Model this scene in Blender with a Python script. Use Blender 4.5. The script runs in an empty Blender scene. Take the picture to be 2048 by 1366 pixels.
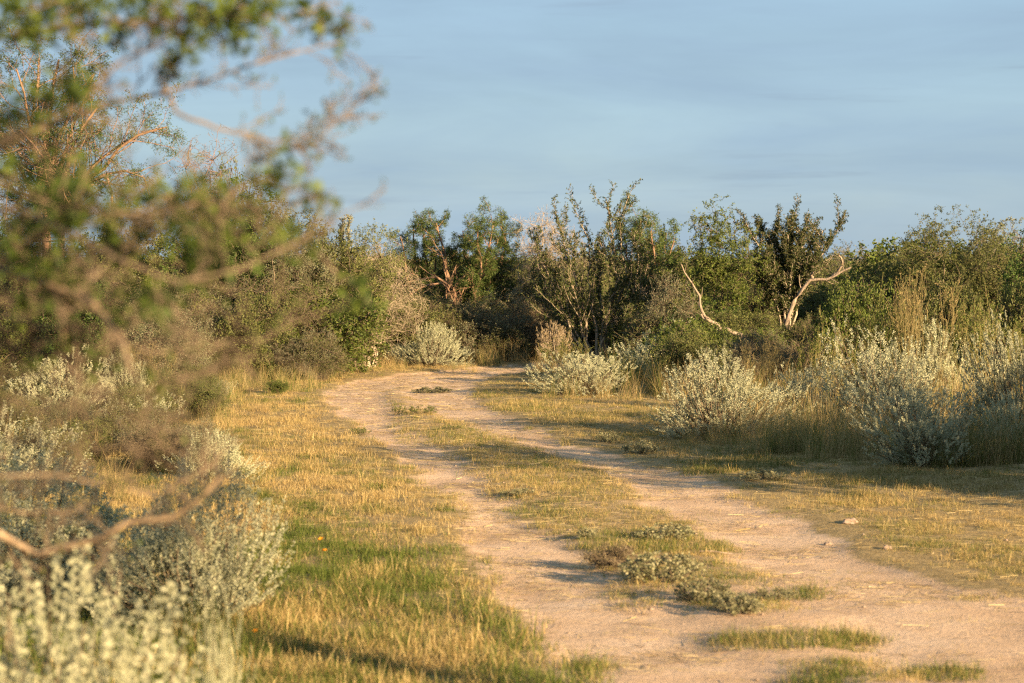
import bpy, math, random
import numpy as np
from mathutils import Vector

scene = bpy.context.scene
R = math.radians

# ------------------------------------------------------------------ camera
CAM_H = 2.0
FPX = 2048 * 85.0 / 36.0                       # focal length in photo pixels
PITCH = math.atan(163.0 / FPX)                 # horizon a little above the middle
cam_data = bpy.data.cameras.new("camera")
cam_data.lens = 85.0
cam_data.sensor_width = 36.0
cam_data.clip_start = 0.1
cam_data.clip_end = 9000.0
cam_data.dof.use_dof = True
cam_data.dof.focus_distance = 33.0
cam_data.dof.aperture_fstop = 3.7
cam_data.dof.aperture_blades = 7
cam = bpy.data.objects.new("camera", cam_data)
cam.location = (0, 0, CAM_H)
cam.rotation_euler = (math.pi / 2 - PITCH, 0, 0)
scene.collection.objects.link(cam)
scene.camera = cam

# ------------------------------------------------------------------ sky and sun
SUN_EL, SUN_AZ = 13.0, 134.0                   # azimuth clockwise from +Y (the view direction)
world = bpy.data.worlds.new("World")
scene.world = world
world.use_nodes = True
wn, wl = world.node_tree.nodes, world.node_tree.links
bg = wn["Background"]
sky = wn.new("ShaderNodeTexSky")
sky.sky_type = 'NISHITA'
sky.sun_disc = False
sky.sun_elevation = R(SUN_EL)
sky.sun_rotation = R(SUN_AZ)
sky.altitude = 100.0
sky.air_density = 1.0
sky.dust_density = 0.5
sky.ozone_density = 3.0
bg.inputs[1].default_value = 0.05
# thin streaky high cloud over the whole sky
tc = wn.new("ShaderNodeTexCoord")
mp = wn.new("ShaderNodeMapping")
mp.inputs['Scale'].default_value = (1.0, 1.0, 5.0)
wl.new(tc.outputs['Generated'], mp.inputs['Vector'])
nz = wn.new("ShaderNodeTexNoise")
nz.inputs['Scale'].default_value = 6.0
nz.inputs['Detail'].default_value = 6.0
nz.inputs['Roughness'].default_value = 0.55
nz.inputs['Distortion'].default_value = 0.35
wl.new(mp.outputs[0], nz.inputs['Vector'])
cr = wn.new("ShaderNodeMapRange")
cr.inputs['From Min'].default_value = 0.36
cr.inputs['From Max'].default_value = 0.72
cr.inputs['To Min'].default_value = 0.76
cr.inputs['To Max'].default_value = 0.97
wl.new(nz.outputs['Fac'], cr.inputs['Value'])
mixc = wn.new("ShaderNodeMix")
mixc.data_type = 'RGBA'
wl.new(cr.outputs[0], mixc.inputs['Factor'])
wl.new(sky.outputs[0], mixc.inputs['A'])
mixc.inputs['B'].default_value = (1.72, 2.43, 3.18, 1)
# a few darker mauve-grey wisps
nz2 = wn.new("ShaderNodeTexNoise")
nz2.inputs['Scale'].default_value = 9.0
nz2.inputs['Detail'].default_value = 7.0
nz2.inputs['Roughness'].default_value = 0.6
mp2 = wn.new("ShaderNodeMapping")
mp2.inputs['Scale'].default_value = (1.0, 1.0, 14.0)
mp2.inputs['Location'].default_value = (3.1, 0.4, 1.7)
wl.new(tc.outputs['Generated'], mp2.inputs['Vector'])
wl.new(mp2.outputs[0], nz2.inputs['Vector'])
cr2 = wn.new("ShaderNodeMapRange")
cr2.interpolation_type = 'SMOOTHSTEP'
cr2.inputs['From Min'].default_value = 0.56
cr2.inputs['From Max'].default_value = 0.76
cr2.inputs['To Max'].default_value = 0.34
wl.new(nz2.outputs['Fac'], cr2.inputs['Value'])
mix2 = wn.new("ShaderNodeMix")
mix2.data_type = 'RGBA'
wl.new(cr2.outputs[0], mix2.inputs['Factor'])
wl.new(mixc.outputs['Result'], mix2.inputs['A'])
mix2.inputs['B'].default_value = (1.42, 1.85, 2.4, 1)
nz3 = wn.new("ShaderNodeTexNoise")
nz3.inputs['Scale'].default_value = 5.0
nz3.inputs['Detail'].default_value = 8.0
nz3.inputs['Roughness'].default_value = 0.58
nz3.inputs['Distortion'].default_value = 0.8
mp3 = wn.new("ShaderNodeMapping")
mp3.inputs['Scale'].default_value = (1.0, 1.0, 6.0)
mp3.inputs['Rotation'].default_value = (0.05, 0.06, 0.0)
wl.new(tc.outputs['Generated'], mp3.inputs['Vector'])
wl.new(mp3.outputs[0], nz3.inputs['Vector'])
cr3 = wn.new("ShaderNodeMapRange")
cr3.inputs['From Min'].default_value = 0.34
cr3.inputs['From Max'].default_value = 0.68
cr3.inputs['To Min'].default_value = 0.985
cr3.inputs['To Max'].default_value = 1.10
wl.new(nz3.outputs['Fac'], cr3.inputs['Value'])
mul3 = wn.new("ShaderNodeMix")
mul3.data_type = 'RGBA'
mul3.blend_type = 'MULTIPLY'
mul3.inputs['Factor'].default_value = 1.0
wl.new(mix2.outputs['Result'], mul3.inputs['A'])
wl.new(cr3.outputs[0], mul3.inputs['B'])
wl.new(mul3.outputs['Result'], bg.inputs[0])

sun_data = bpy.data.lights.new("sun", 'SUN')
sun_data.energy = 5.0
sun_data.angle = R(0.55)
sun_data.color = (1.0, 0.73, 0.43)
sun = bpy.data.objects.new("sun", sun_data)
SUN_DIR = Vector((math.sin(R(SUN_AZ)) * math.cos(R(SUN_EL)), math.cos(R(SUN_AZ)) * math.cos(R(SUN_EL)), math.sin(R(SUN_EL))))
sun.rotation_euler = (-SUN_DIR).to_track_quat('-Z', 'Y').to_euler()
sun.location = SUN_DIR * 50
scene.collection.objects.link(sun)

scene.view_settings.view_transform = 'Standard'
scene.view_settings.look = 'None'
scene.view_settings.exposure = 1.95
scene.view_settings.gamma = 1.0
scene.view_settings.use_curve_mapping = False
scene.render.engine = 'CYCLES'
cy = scene.cycles
cy.max_bounces = 4
cy.diffuse_bounces = 2
cy.glossy_bounces = 2
cy.transmission_bounces = 2
cy.caustics_reflective = False
cy.caustics_refractive = False
cy.use_denoising = False
scene.cycles.filter_width = 1.25
try:
    cy.denoiser = 'OPENIMAGEDENOISE'
    cy.denoising_input_passes = 'RGB_ALBEDO_NORMAL'
    cy.denoising_prefilter = 'ACCURATE'
except Exception:
    pass

# ------------------------------------------------------------------ helpers: projection
cT, sT = math.cos(PITCH), math.sin(PITCH)


def ray(px, py):
    a, b = (px - 1024.0), (683.0 - py)
    return np.array([a, FPX * cT + b * sT, -FPX * sT + b * cT])


def G(px, py):
    """ground point under a photo pixel"""
    d = ray(px, py)
    t = -CAM_H / d[2]
    return np.array([d[0] * t, d[1] * t, 0.0])


def AT(px, py, Y):
    """point on a pixel's line of sight at distance Y"""
    d = ray(px, py)
    t = Y / d[1]
    return np.array([d[0] * t, Y, CAM_H + d[2] * t])


def proj(X, Y, Z):
    z = Z - CAM_H
    f = Y * cT - z * sT
    u = Y * sT + z * cT
    return 1024 + FPX * X / f, 683 - FPX * u / f


def sstep(a, b, x):
    t = np.clip((x - a) / (b - a), 0, 1)
    return t * t * (3 - 2 * t)


_tab = np.random.default_rng(7).random((256, 256))


def vnoise(x, y):
    xi, yi = np.floor(x).astype(int), np.floor(y).astype(int)
    fx, fy = x - xi, y - yi
    fx, fy = fx * fx * (3 - 2 * fx), fy * fy * (3 - 2 * fy)
    a, b = _tab[xi % 256, yi % 256], _tab[(xi + 1) % 256, yi % 256]
    c, d = _tab[xi % 256, (yi + 1) % 256], _tab[(xi + 1) % 256, (yi + 1) % 256]
    return (a * (1 - fx) + b * fx) * (1 - fy) + (c * (1 - fx) + d * fx) * fy


def fbm(x, y, o=4):
    s, a, n = 0, 1, 0
    for i in range(o):
        s = s + a * vnoise(x * 2 ** i + 17.3 * i, y * 2 ** i + 5.1 * i)
        n += a
        a *= 0.5
    return s / n


# ------------------------------------------------------------------ layout of the track
def edge(lst):
    p = np.array([G(x, y)[:2] for x, y in lst])
    o = np.argsort(p[:, 1])
    return p[o, 1], p[o, 0]


LL = edge([(1165, 1366), (1110, 1300), (1055, 1230), (990, 1150), (955, 1100), (925, 1050), (885, 1000), (840, 950), (775, 900), (705, 850), (672, 820), (655, 800), (655, 780), (700, 762), (800, 747), (900, 737), (1000, 728), (1110, 720)])
LR = edge([(1700, 1366), (1500, 1310), (1345, 1230), (1230, 1150), (1170, 1100), (1105, 1050), (1020, 1000), (965, 950), (900, 900), (815, 850), (785, 820), (770, 800), (775, 780), (860, 762), (930, 747), (1000, 738), (1080, 729), (1180, 720)])
RL = edge([(1800, 1366), (1730, 1310), (1620, 1230), (1510, 1150), (1460, 1100), (1370, 1050), (1290, 1000), (1205, 950), (1095, 900), (1000, 870), (905, 840), (860, 820), (830, 800), (810, 780), (850, 762), (930, 747), (1000, 738), (1080, 729), (1180, 720)])
RR = edge([(2700, 1366), (2450, 1310), (2250, 1230), (1900, 1160), (1690, 1100), (1640, 1050), (1500, 1000), (1380, 950), (1215, 900), (1110, 870), (1035, 840), (985, 820), (955, 800), (935, 780), (945, 762), (1000, 747), (1050, 740), (1120, 733), (1220, 725)])


def ev(e, Y):
    return np.interp(Y, e[0], e[1])


def strip(X, Y, a, b, soft=0.16):
    n = (fbm(X * 2.1, Y * 1.1) - 0.5) * 0.9 + (fbm(X * 9, Y * 5, 3) - 0.5) * 0.35
    s = np.minimum(X - ev(a, Y), ev(b, Y) - X) + n * 0.55
    return sstep(-soft, soft, s)


def tracks(X, Y):
    return np.maximum(strip(X, Y, LL, LR), strip(X, Y, RL, RR))


def verge_side(X, Y):
    """negative: left of the road, 0..: on the road (median too), positive: right of it"""
    return np.where(X < ev(LL, Y), -1, np.where(X > ev(RR, Y), 1, 0))


def ground_z(X, Y):
    X, Y = np.asarray(X, float), np.asarray(Y, float)
    near = sstep(400, 60, np.hypot(X, Y))
    z = (fbm(X * 0.23, Y * 0.23, 3) - 0.5) * 0.10 + (fbm(X * 1.6, Y * 1.6, 3) - 0.5) * 0.045
    inn = (Y > 5) & (Y < 60)
    z = z - np.where(inn, tracks(X, Y) * 0.035, 0)
    return z * near


# ------------------------------------------------------------------ materials
def new_mat(name):
    m = bpy.data.materials.new(name)
    m.use_nodes = True
    n = m.node_tree.nodes
    n.clear()
    return m, n, m.node_tree.links


def ramp(n, stops):
    r = n.new("ShaderNodeValToRGB")
    e = r.color_ramp.elements
    while len(e) < len(stops):
        e.new(0.5)
    for i, (p, c) in enumerate(stops):
        e[i].position = p
        e[i].color = (*c, 1)
    return r


def leaf_mat(name, cols, trans=0.3, gloss=0.25, inst=False):
    """colours spread leaf by leaf (face attribute rnd), then shifted plant by plant"""
    m, n, l = new_mat(name)
    at = n.new("ShaderNodeAttribute")
    at.attribute_name = "rnd"
    k = len(cols)
    r = ramp(n, [(i / max(1, k - 1), c) for i, c in enumerate(cols)])
    l.new(at.outputs['Fac'], r.inputs[0])
    oi = n.new("ShaderNodeObjectInfo")
    mr = n.new("ShaderNodeMapRange")
    mr.inputs['To Min'].default_value = 0.78
    mr.inputs['To Max'].default_value = 1.2
    l.new(oi.outputs['Random'], mr.inputs[0])
    hs = n.new("ShaderNodeHueSaturation")
    l.new(mr.outputs[0], hs.inputs['Value'])
    l.new(r.outputs[0], hs.inputs['Color'])
    d = n.new("ShaderNodeBsdfPrincipled")
    d.inputs['Roughness'].default_value = 0.6
    d.inputs['Specular IOR Level'].default_value = gloss
    l.new(hs.outputs[0], d.inputs['Base Color'])
    t = n.new("ShaderNodeBsdfTranslucent")
    l.new(hs.outputs[0], t.inputs['Color'])
    mx = n.new("ShaderNodeMixShader")
    mx.inputs[0].default_value = trans
    l.new(d.outputs[0], mx.inputs[1])
    l.new(t.outputs[0], mx.inputs[2])
    o = n.new("ShaderNodeOutputMaterial")
    l.new(mx.outputs[0], o.inputs[0])
    return m


def bark_mat(name, c1, c2, scale=30, rough=0.9):
    m, n, l = new_mat(name)
    t = n.new("ShaderNodeTexCoord")
    mp = n.new("ShaderNodeMapping")
    mp.inputs['Scale'].default_value = (1, 1, 0.35)
    l.new(t.outputs['Object'], mp.inputs[0])
    nz = n.new("ShaderNodeTexNoise")
    nz.inputs['Scale'].default_value = scale
    nz.inputs['Detail'].default_value = 5
    l.new(mp.outputs[0], nz.inputs['Vector'])
    r = ramp(n, [(0.3, c1), (0.68, c2)])
    l.new(nz.outputs['Fac'], r.inputs[0])
    b = n.new("ShaderNodeBump")
    b.inputs['Strength'].default_value = 0.6
    b.inputs['Distance'].default_value = 0.01
    l.new(nz.outputs['Fac'], b.inputs['Height'])
    d = n.new("ShaderNodeBsdfPrincipled")
    d.inputs['Roughness'].default_value = rough
    d.inputs['Specular IOR Level'].default_value = 0.15
    l.new(r.outputs[0], d.inputs['Base Color'])
    l.new(b.outputs[0], d.inputs['Normal'])
    o = n.new("ShaderNodeOutputMaterial")
    l.new(d.outputs[0], o.inputs[0])
    return m


def grass_mat(name, straw, green, trans=0.35):
    """blade colour between dry and green: instance attribute 'green' against the blade's own rnd"""
    m, n, l = new_mat(name)
    ar = n.new("ShaderNodeAttribute")
    ar.attribute_name = "rnd"
    ag = n.new("ShaderNodeAttribute")
    ag.attribute_type = 'INSTANCER'
    ag.attribute_name = "green"
    av = n.new("ShaderNodeAttribute")
    av.attribute_name = "rnd2"
    sub = n.new("ShaderNodeMath")
    sub.operation = 'SUBTRACT'
    l.new(ag.outputs['Fac'], sub.inputs[0])
    l.new(ar.outputs['Fac'], sub.inputs[1])
    mr = n.new("ShaderNodeMapRange")
    mr.inputs['From Min'].default_value = -0.12
    mr.inputs['From Max'].default_value = 0.12
    l.new(sub.outputs[0], mr.inputs[0])
    rs = ramp(n, [(i / (len(straw) - 1), c) for i, c in enumerate(straw)])
    rg = ramp(n, [(i / (len(green) - 1), c) for i, c in enumerate(green)])
    l.new(av.outputs['Fac'], rs.inputs[0])
    l.new(av.outputs['Fac'], rg.inputs[0])
    mx = n.new("ShaderNodeMix")
    mx.data_type = 'RGBA'
    l.new(mr.outputs[0], mx.inputs['Factor'])
    l.new(rs.outputs[0], mx.inputs['A'])
    l.new(rg.outputs[0], mx.inputs['B'])
    d = n.new("ShaderNodeBsdfDiffuse")
    l.new(mx.outputs['Result'], d.inputs['Color'])
    t = n.new("ShaderNodeBsdfTranslucent")
    l.new(mx.outputs['Result'], t.inputs['Color'])
    ms = n.new("ShaderNodeMixShader")
    ms.inputs[0].default_value = trans
    l.new(d.outputs[0], ms.inputs[1])
    l.new(t.outputs[0], ms.inputs[2])
    o = n.new("ShaderNodeOutputMaterial")
    l.new(ms.outputs[0], o.inputs[0])
    return m


M = {}
M['cenizo'] = leaf_mat("silver_leaf", [(0.31, 0.325, 0.205), (0.43, 0.43, 0.275), (0.55, 0.535, 0.355)], 0.36, 0.0)
M['mesquite'] = leaf_mat("feathery_leaf", [(0.055, 0.085, 0.018), (0.085, 0.125, 0.028), (0.12, 0.15, 0.04)], 0.4)
M['guayacan'] = leaf_mat("dark_leaf", [(0.03, 0.045, 0.012), (0.06, 0.085, 0.02), (0.12, 0.115, 0.035)], 0.3)
M['brasil'] = leaf_mat("bright_leaf", [(0.06, 0.09, 0.016), (0.105, 0.14, 0.026), (0.165, 0.18, 0.038)], 0.38)
M['olive'] = leaf_mat("olive_leaf", [(0.075, 0.095, 0.026), (0.125, 0.14, 0.038), (0.175, 0.17, 0.055)], 0.35)
M['greygreen'] = leaf_mat("grey_green_leaf", [(0.11, 0.125, 0.06), (0.17, 0.18, 0.10), (0.24, 0.23, 0.14)], 0.3)
M['deepgreen'] = leaf_mat("deep_green_leaf", [(0.03, 0.06, 0.012), (0.055, 0.095, 0.018), (0.09, 0.13, 0.025)], 0.32)
M['fore_leaf'] = leaf_mat("foreground_leaf", [(0.03, 0.05, 0.010), (0.055, 0.085, 0.014), (0.105, 0.14, 0.02)], 0.4)
M['tan_leaf'] = leaf_mat("dry_seed_head", [(0.22, 0.155, 0.065), (0.32, 0.235, 0.10), (0.40, 0.30, 0.15)], 0.3)
M['twig_leaf'] = leaf_mat("dry_brown_leaf", [(0.10, 0.08, 0.035), (0.15, 0.12, 0.055), (0.21, 0.16, 0.085)], 0.25)
M['median'] = leaf_mat("pale_velvet_leaf", [(0.17, 0.175, 0.085), (0.27, 0.26, 0.14), (0.36, 0.33, 0.20)], 0.35, 0.03)
M['bark_dark'] = bark_mat("dark_bark", (0.07, 0.05, 0.036), (0.17, 0.125, 0.09))
M['bark_red'] = bark_mat("reddish_bark", (0.13, 0.075, 0.045), (0.30, 0.19, 0.12))
M['bark_pale'] = bark_mat("pale_bark", (0.24, 0.185, 0.13), (0.44, 0.36, 0.26))
M['bark_grey'] = bark_mat("grey_brown_twig", (0.085, 0.065, 0.042), (0.19, 0.145, 0.095))
M['stalk'] = bark_mat("green_straw_stalk", (0.14, 0.125, 0.045), (0.28, 0.225, 0.10))
M['bark_mid'] = bark_mat("grey_pale_bark", (0.17, 0.13, 0.09), (0.34, 0.27, 0.195))
M['dead'] = bark_mat("weathered_dead_wood", (0.11, 0.083, 0.06), (0.36, 0.28, 0.205), 40)
M['fore_bark_shaded'] = bark_mat("foreground_bark_shaded", (0.085, 0.064, 0.044), (0.19, 0.143, 0.096), 25)  # darkened bark: shade on the upper limbs and twigs put into the colour
M['fore_bark_sunlit'] = bark_mat("foreground_bark_sunlit", (0.17, 0.12, 0.075), (0.36, 0.265, 0.17), 25)  # same tree's bark, lightened in colour for the limbs in sun
STRAW = [(0.18, 0.122, 0.05), (0.41, 0.292, 0.11), (0.63, 0.485, 0.23)]
GREEN = [(0.045, 0.07, 0.014), (0.095, 0.13, 0.026), (0.17, 0.19, 0.052)]
M['grass'] = grass_mat("short_grass_blades", STRAW, GREEN)
M['tallgrass'] = grass_mat("tall_grass_blades", [(0.25, 0.17, 0.075), (0.42, 0.31, 0.14), (0.55, 0.43, 0.22)], GREEN)

# ground: pale sandy soil where bare, brown thatch under the grass
m, n, l = new_mat("sandy_ground")
at = n.new("ShaderNodeAttribute")
at.attribute_name = "bare"
tcg = n.new("ShaderNodeTexCoord")
n1 = n.new("ShaderNodeTexNoise")
n1.inputs['Scale'].default_value = 1.1
n1.inputs['Detail'].default_value = 8
n1.inputs['Roughness'].default_value = 0.62
n2 = n.new("ShaderNodeTexNoise")
n2.inputs['Scale'].default_value = 22
n2.inputs['Detail'].default_value = 8
n2.inputs['Roughness'].default_value = 0.7
n3 = n.new("ShaderNodeTexNoise")
n3.inputs['Scale'].default_value = 7
n3.inputs['Detail'].default_value = 6
for q in (n1, n2, n3):
    l.new(tcg.outputs['Object'], q.inputs['Vector'])
soil = ramp(n, [(0.28, (0.36, 0.245, 0.15)), (0.50, (0.51, 0.362, 0.235)), (0.72, (0.60, 0.45, 0.315))])
l.new(n1.outputs['Fac'], soil.inputs[0])
spk = ramp(n, [(0.28, (0.66, 0.59, 0.53)), (0.42, (0.96, 0.95, 0.94)), (0.75, (1.06, 1.05, 1.04))])
l.new(n2.outputs['Fac'], spk.inputs[0])
mu = n.new("ShaderNodeMix")
mu.data_type = 'RGBA'
mu.blend_type = 'MULTIPLY'
mu.inputs['Factor'].default_value = 1.0
l.new(soil.outputs[0], mu.inputs['A'])
l.new(spk.outputs[0], mu.inputs['B'])
thatch = ramp(n, [(0.3, (0.16, 0.115, 0.055)), (0.52, (0.28, 0.205, 0.095)), (0.72, (0.39, 0.29, 0.15))])
l.new(n2.outputs['Fac'], thatch.inputs[0])
ad = n.new("ShaderNodeMath")
ad.operation = 'MULTIPLY_ADD'
l.new(n3.outputs['Fac'], ad.inputs[0])
ad.inputs[1].default_value = 0.55
l.new(at.outputs['Fac'], ad.inputs[2])
st = n.new("ShaderNodeMapRange")
st.interpolation_type = 'SMOOTHSTEP'
st.inputs['From Min'].default_value = 0.52
st.inputs['From Max'].default_value = 0.98
l.new(ad.outputs[0], st.inputs[0])
mg = n.new("ShaderNodeMix")
mg.data_type = 'RGBA'
l.new(st.outputs[0], mg.inputs['Factor'])
l.new(thatch.outputs[0], mg.inputs['A'])
l.new(mu.outputs['Result'], mg.inputs['B'])
bp = n.new("ShaderNodeBump")
bp.inputs['Strength'].default_value = 0.75
bp.inputs['Distance'].default_value = 0.025
l.new(n2.outputs['Fac'], bp.inputs['Height'])
pb = n.new("ShaderNodeBsdfPrincipled")
pb.inputs['Roughness'].default_value = 0.95
pb.inputs['Specular IOR Level'].default_value = 0.1
l.new(mg.outputs['Result'], pb.inputs['Base Color'])
l.new(bp.outputs[0], pb.inputs['Normal'])
o = n.new("ShaderNodeOutputMaterial")
l.new(pb.outputs[0], o.inputs[0])
M['ground'] = m

m, n, l = new_mat("limestone")
tcx = n.new("ShaderNodeTexCoord")
nx = n.new("ShaderNodeTexNoise")
nx.inputs['Scale'].default_value = 18
nx.inputs['Detail'].default_value = 6
l.new(tcx.outputs['Object'], nx.inputs['Vector'])
rx = ramp(n, [(0.3, (0.17, 0.12, 0.085)), (0.7, (0.36, 0.27, 0.20))])
l.new(nx.outputs['Fac'], rx.inputs[0])
px_ = n.new("ShaderNodeBsdfPrincipled")
px_.inputs['Roughness'].default_value = 0.9
l.new(rx.outputs[0], px_.inputs['Base Color'])
o = n.new("ShaderNodeOutputMaterial")
l.new(px_.outputs[0], o.inputs[0])
M['stone'] = m


def flat_mat(name, c):
    m, n, l = new_mat(name)
    tcq = n.new("ShaderNodeTexCoord")
    nq = n.new("ShaderNodeTexNoise")
    nq.inputs['Scale'].default_value = 60
    l.new(tcq.outputs['Object'], nq.inputs['Vector'])
    rq = ramp(n, [(0.3, tuple(v * 0.8 for v in c)), (0.7, c)])
    l.new(nq.outputs['Fac'], rq.inputs[0])
    d = n.new("ShaderNodeBsdfDiffuse")
    l.new(rq.outputs[0], d.inputs[0])
    o = n.new("ShaderNodeOutputMaterial")
    l.new(d.outputs[0], o.inputs[0])
    return m


M['flower'] = flat_mat("orange_petal", (0.75, 0.26, 0.02))

# ------------------------------------------------------------------ mesh helpers
COL = scene.collection


def mesh_np(name, V, F, mats, mat_idx=None, attrs=None, smooth=False):
    V = np.asarray(V, np.float32)
    F = np.asarray(F, np.int32)
    me = bpy.data.meshes.new(name)
    k = F.shape[1]
    me.vertices.add(len(V))
    me.vertices.foreach_set("co", V.ravel())
    me.loops.add(F.size)
    me.loops.foreach_set("vertex_index", F.ravel())
    me.polygons.add(len(F))
    me.polygons.foreach_set("loop_start", np.arange(0, F.size, k, dtype=np.int32))
    if mat_idx is not None:
        me.polygons.foreach_set("material_index", np.asarray(mat_idx, np.int32))
    if smooth:
        me.polygons.foreach_set("use_smooth", np.ones(len(F), bool))
    for mt in mats:
        me.materials.append(mt)
    for an, av in (attrs or {}).items():
        dom = 'FACE' if len(av) == len(F) and len(av) != len(V) else 'POINT'
        a = me.attributes.new(an, 'FLOAT', dom)
        a.data.foreach_set("value", np.asarray(av, np.float32))
    me.update(calc_edges=True)
    return me


def nrm(v):
    return v / (np.linalg.norm(v, axis=-1, keepdims=True) + 1e-9)


def add_obj(name, data, parent=None, loc=None):
    o = bpy.data.objects.new(name, data)
    COL.objects.link(o)
    if parent is not None:
        o.parent = parent
    if loc is not None:
        o.location = loc
    return o


def tag(o, label=None, cat=None, group=None, kind=None):
    if label:
        o['label'] = label
    if cat:
        o['category'] = cat
    if group:
        o['group'] = group
    if kind:
        o['kind'] = kind
    return o


# ------------------------------------------------------------------ plant growth (vectorised, level by level)
def walk(rng, start, d, length, nseg, wander, up):
    B = len(start)
    pts = np.zeros((B, nseg + 1, 3))
    pts[:, 0] = start
    d = nrm(np.array(d, float))
    step = (length / nseg)[:, None]
    for i in range(nseg):
        d = d + rng.normal(0, wander, (B, 3))
        d[:, 2] += up
        d = nrm(d)
        pts[:, i + 1] = pts[:, i] + d * step
    return pts


def along(pts, t):
    n = pts.shape[1] - 1
    s = np.clip(t * n, 0, n - 1e-4)
    i = s.astype(int)
    f = (s - i)[:, None]
    r = np.arange(len(pts))
    a, b = pts[r, i], pts[r, i + 1]
    return a * (1 - f) + b * f, nrm(b - a)


def perp(rng, t):
    v = rng.normal(0, 1, t.shape)
    v -= (v * t).sum(1, keepdims=True) * t
    return nrm(v)


def children(rng, lv, n, t0, t1, ang, ratio, nseg, wander, up, rk=0.6, flat=1.0):
    pts, rad, L = lv['pts'], lv['rad'], lv['len']
    B = len(pts)
    idx = np.repeat(np.arange(B), n)
    t = t0 + (t1 - t0) * ((np.tile(np.arange(n), B) + rng.random(B * n)) / n)
    p, tan = along(pts[idx], t)
    v = perp(rng, tan)
    v[:, 2] *= flat
    a = rng.normal(ang, ang * 0.25, B * n)[:, None]
    d = np.cos(a) * tan + np.sin(a) * v
    d[:, 2] += up * 1.5
    ln = L[idx] * ratio * rng.uniform(0.55, 1.25, B * n) * (1 - 0.45 * t)
    q = walk(rng, p, d, ln, nseg, wander, up)
    r0 = rad[idx, 0] * (1 - t) + rad[idx, 1] * t
    r0 = np.maximum(r0 * rk, 0.0012)
    return dict(pts=q, rad=np.stack([r0, r0 * 0.45], 1), len=ln)


def fit(levels, w, d, h, dome=0.35, pz=86, pw=7):
    allp = levels[-1]['pts'].reshape(-1, 3)
    lo, hi = np.percentile(allp, pw, axis=0), np.percentile(allp, 100 - pw, axis=0)
    c = (lo + hi) / 2
    s = np.array([w / (hi[0] - lo[0]), d / (hi[1] - lo[1]), h / max(np.percentile(allp[:, 2], pz), 1e-3)])
    for lv in levels:
        lv['pts'] = (lv['pts'] - np.array([c[0], c[1], 0]) * np.array([0.5, 0.5, 0])) * s
        lv['len'] = lv['len'] * s.mean()
        if dome:                                    # draw straying shoots in towards a rounded, ragged outline
            c0 = np.array([0, 0, 0.35 * h])
            ax = np.array([w * 0.5, d * 0.5, 0.65 * h])
            q = (lv['pts'] - c0) / ax
            r = np.linalg.norm(q, axis=-1, keepdims=True)
            rag = 0.92 + 0.22 * np.sin(q[..., :1] * 7 + 1.3) * np.sin(q[..., 1:2] * 6) + 0.10 * np.sin(q[..., 2:3] * 11 + q[..., :1] * 9)
            k = np.where(r > rag, (rag + dome * (r - rag)) / np.maximum(r, 1e-6), 1.0)
            lv['pts'] = c0 + q * k * ax
            lv['pts'][..., 2] = np.maximum(lv['pts'][..., 2], -0.03)


def tubes(levels, sides):
    V, F, off = [], [], 0
    for lv, S in zip(levels, sides):
        if S == 0:
            continue
        P = lv['pts']
        B, n, _ = P.shape
        T = np.empty_like(P)
        T[:, 1:-1] = P[:, 2:] - P[:, :-2]
        T[:, 0] = P[:, 1] - P[:, 0]
        T[:, -1] = P[:, -1] - P[:, -2]
        T = nrm(T)
        ref = np.where(np.abs(T[..., 2:3]) > 0.85, np.array([1.0, 0, 0]), np.array([0, 0, 1.0]))
        U = nrm(np.cross(T, ref))
        W = np.cross(T, U)
        if lv['rad'].shape[1] == n:
            rr = lv['rad'][..., None, None]
        else:
            tt = np.linspace(0, 1, n)[None, :, None, None]
            rr = lv['rad'][:, 0][:, None, None, None] * (1 - tt) + lv['rad'][:, 1][:, None, None, None] * tt
        an = np.arange(S) * 2 * math.pi / S
        ring = P[:, :, None, :] + rr * (np.cos(an)[None, None, :, None] * U[:, :, None, :] + np.sin(an)[None, None, :, None] * W[:, :, None, :])
        V.append(ring.reshape(-1, 3))
        b = np.arange(B)[:, None, None] * n * S
        i = np.arange(n - 1)[None, :, None] * S
        k = np.arange(S)[None, None, :]
        k2 = (k + 1) % S
        f = np.stack(np.broadcast_arrays(b + i + k, b + i + k2, b + i + S + k2, b + i + S + k), -1).reshape(-1, 4) + off
        F.append(f)
        off += B * n * S
    return np.concatenate(V), np.concatenate(F)


def leaves_on(rng, lv, m, t0, t1, L, W, out=0.8, fwd=0.5, up=0.25, jit=0.0, droop=0.0):
    pts = lv['pts']
    idx = np.repeat(np.arange(len(pts)), m)
    t = rng.uniform(t0, t1, len(idx))
    p, tan = along(pts[idx], t)
    if jit:
        p = p + rng.normal(0, jit, p.shape)
    v = perp(rng, tan)
    d = v * out + tan * fwd
    d[:, 2] += up - droop
    d = nrm(d)
    return leaf_quads(rng, p, d, L, W)


def leaf_quads(rng, p, d, L, W):
    s = perp(rng, d)
    k = rng.uniform(0.65, 1.3, (len(p), 1))
    a = p
    b = p + d * L * k * 0.5 + s * W * k * 0.5
    c = p + d * L * k
    e = p + d * L * k * 0.5 - s * W * k * 0.5
    V = np.stack([a, b, c, e], 1).reshape(-1, 3)
    F = np.arange(len(V)).reshape(-1, 4)
    return V, F


def cat_leaves(lst):
    V, F, o = [], [], 0
    for v, f in lst:
        V.append(v)
        F.append(f + o)
        o += len(v)
    return np.concatenate(V), np.concatenate(F)


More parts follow.
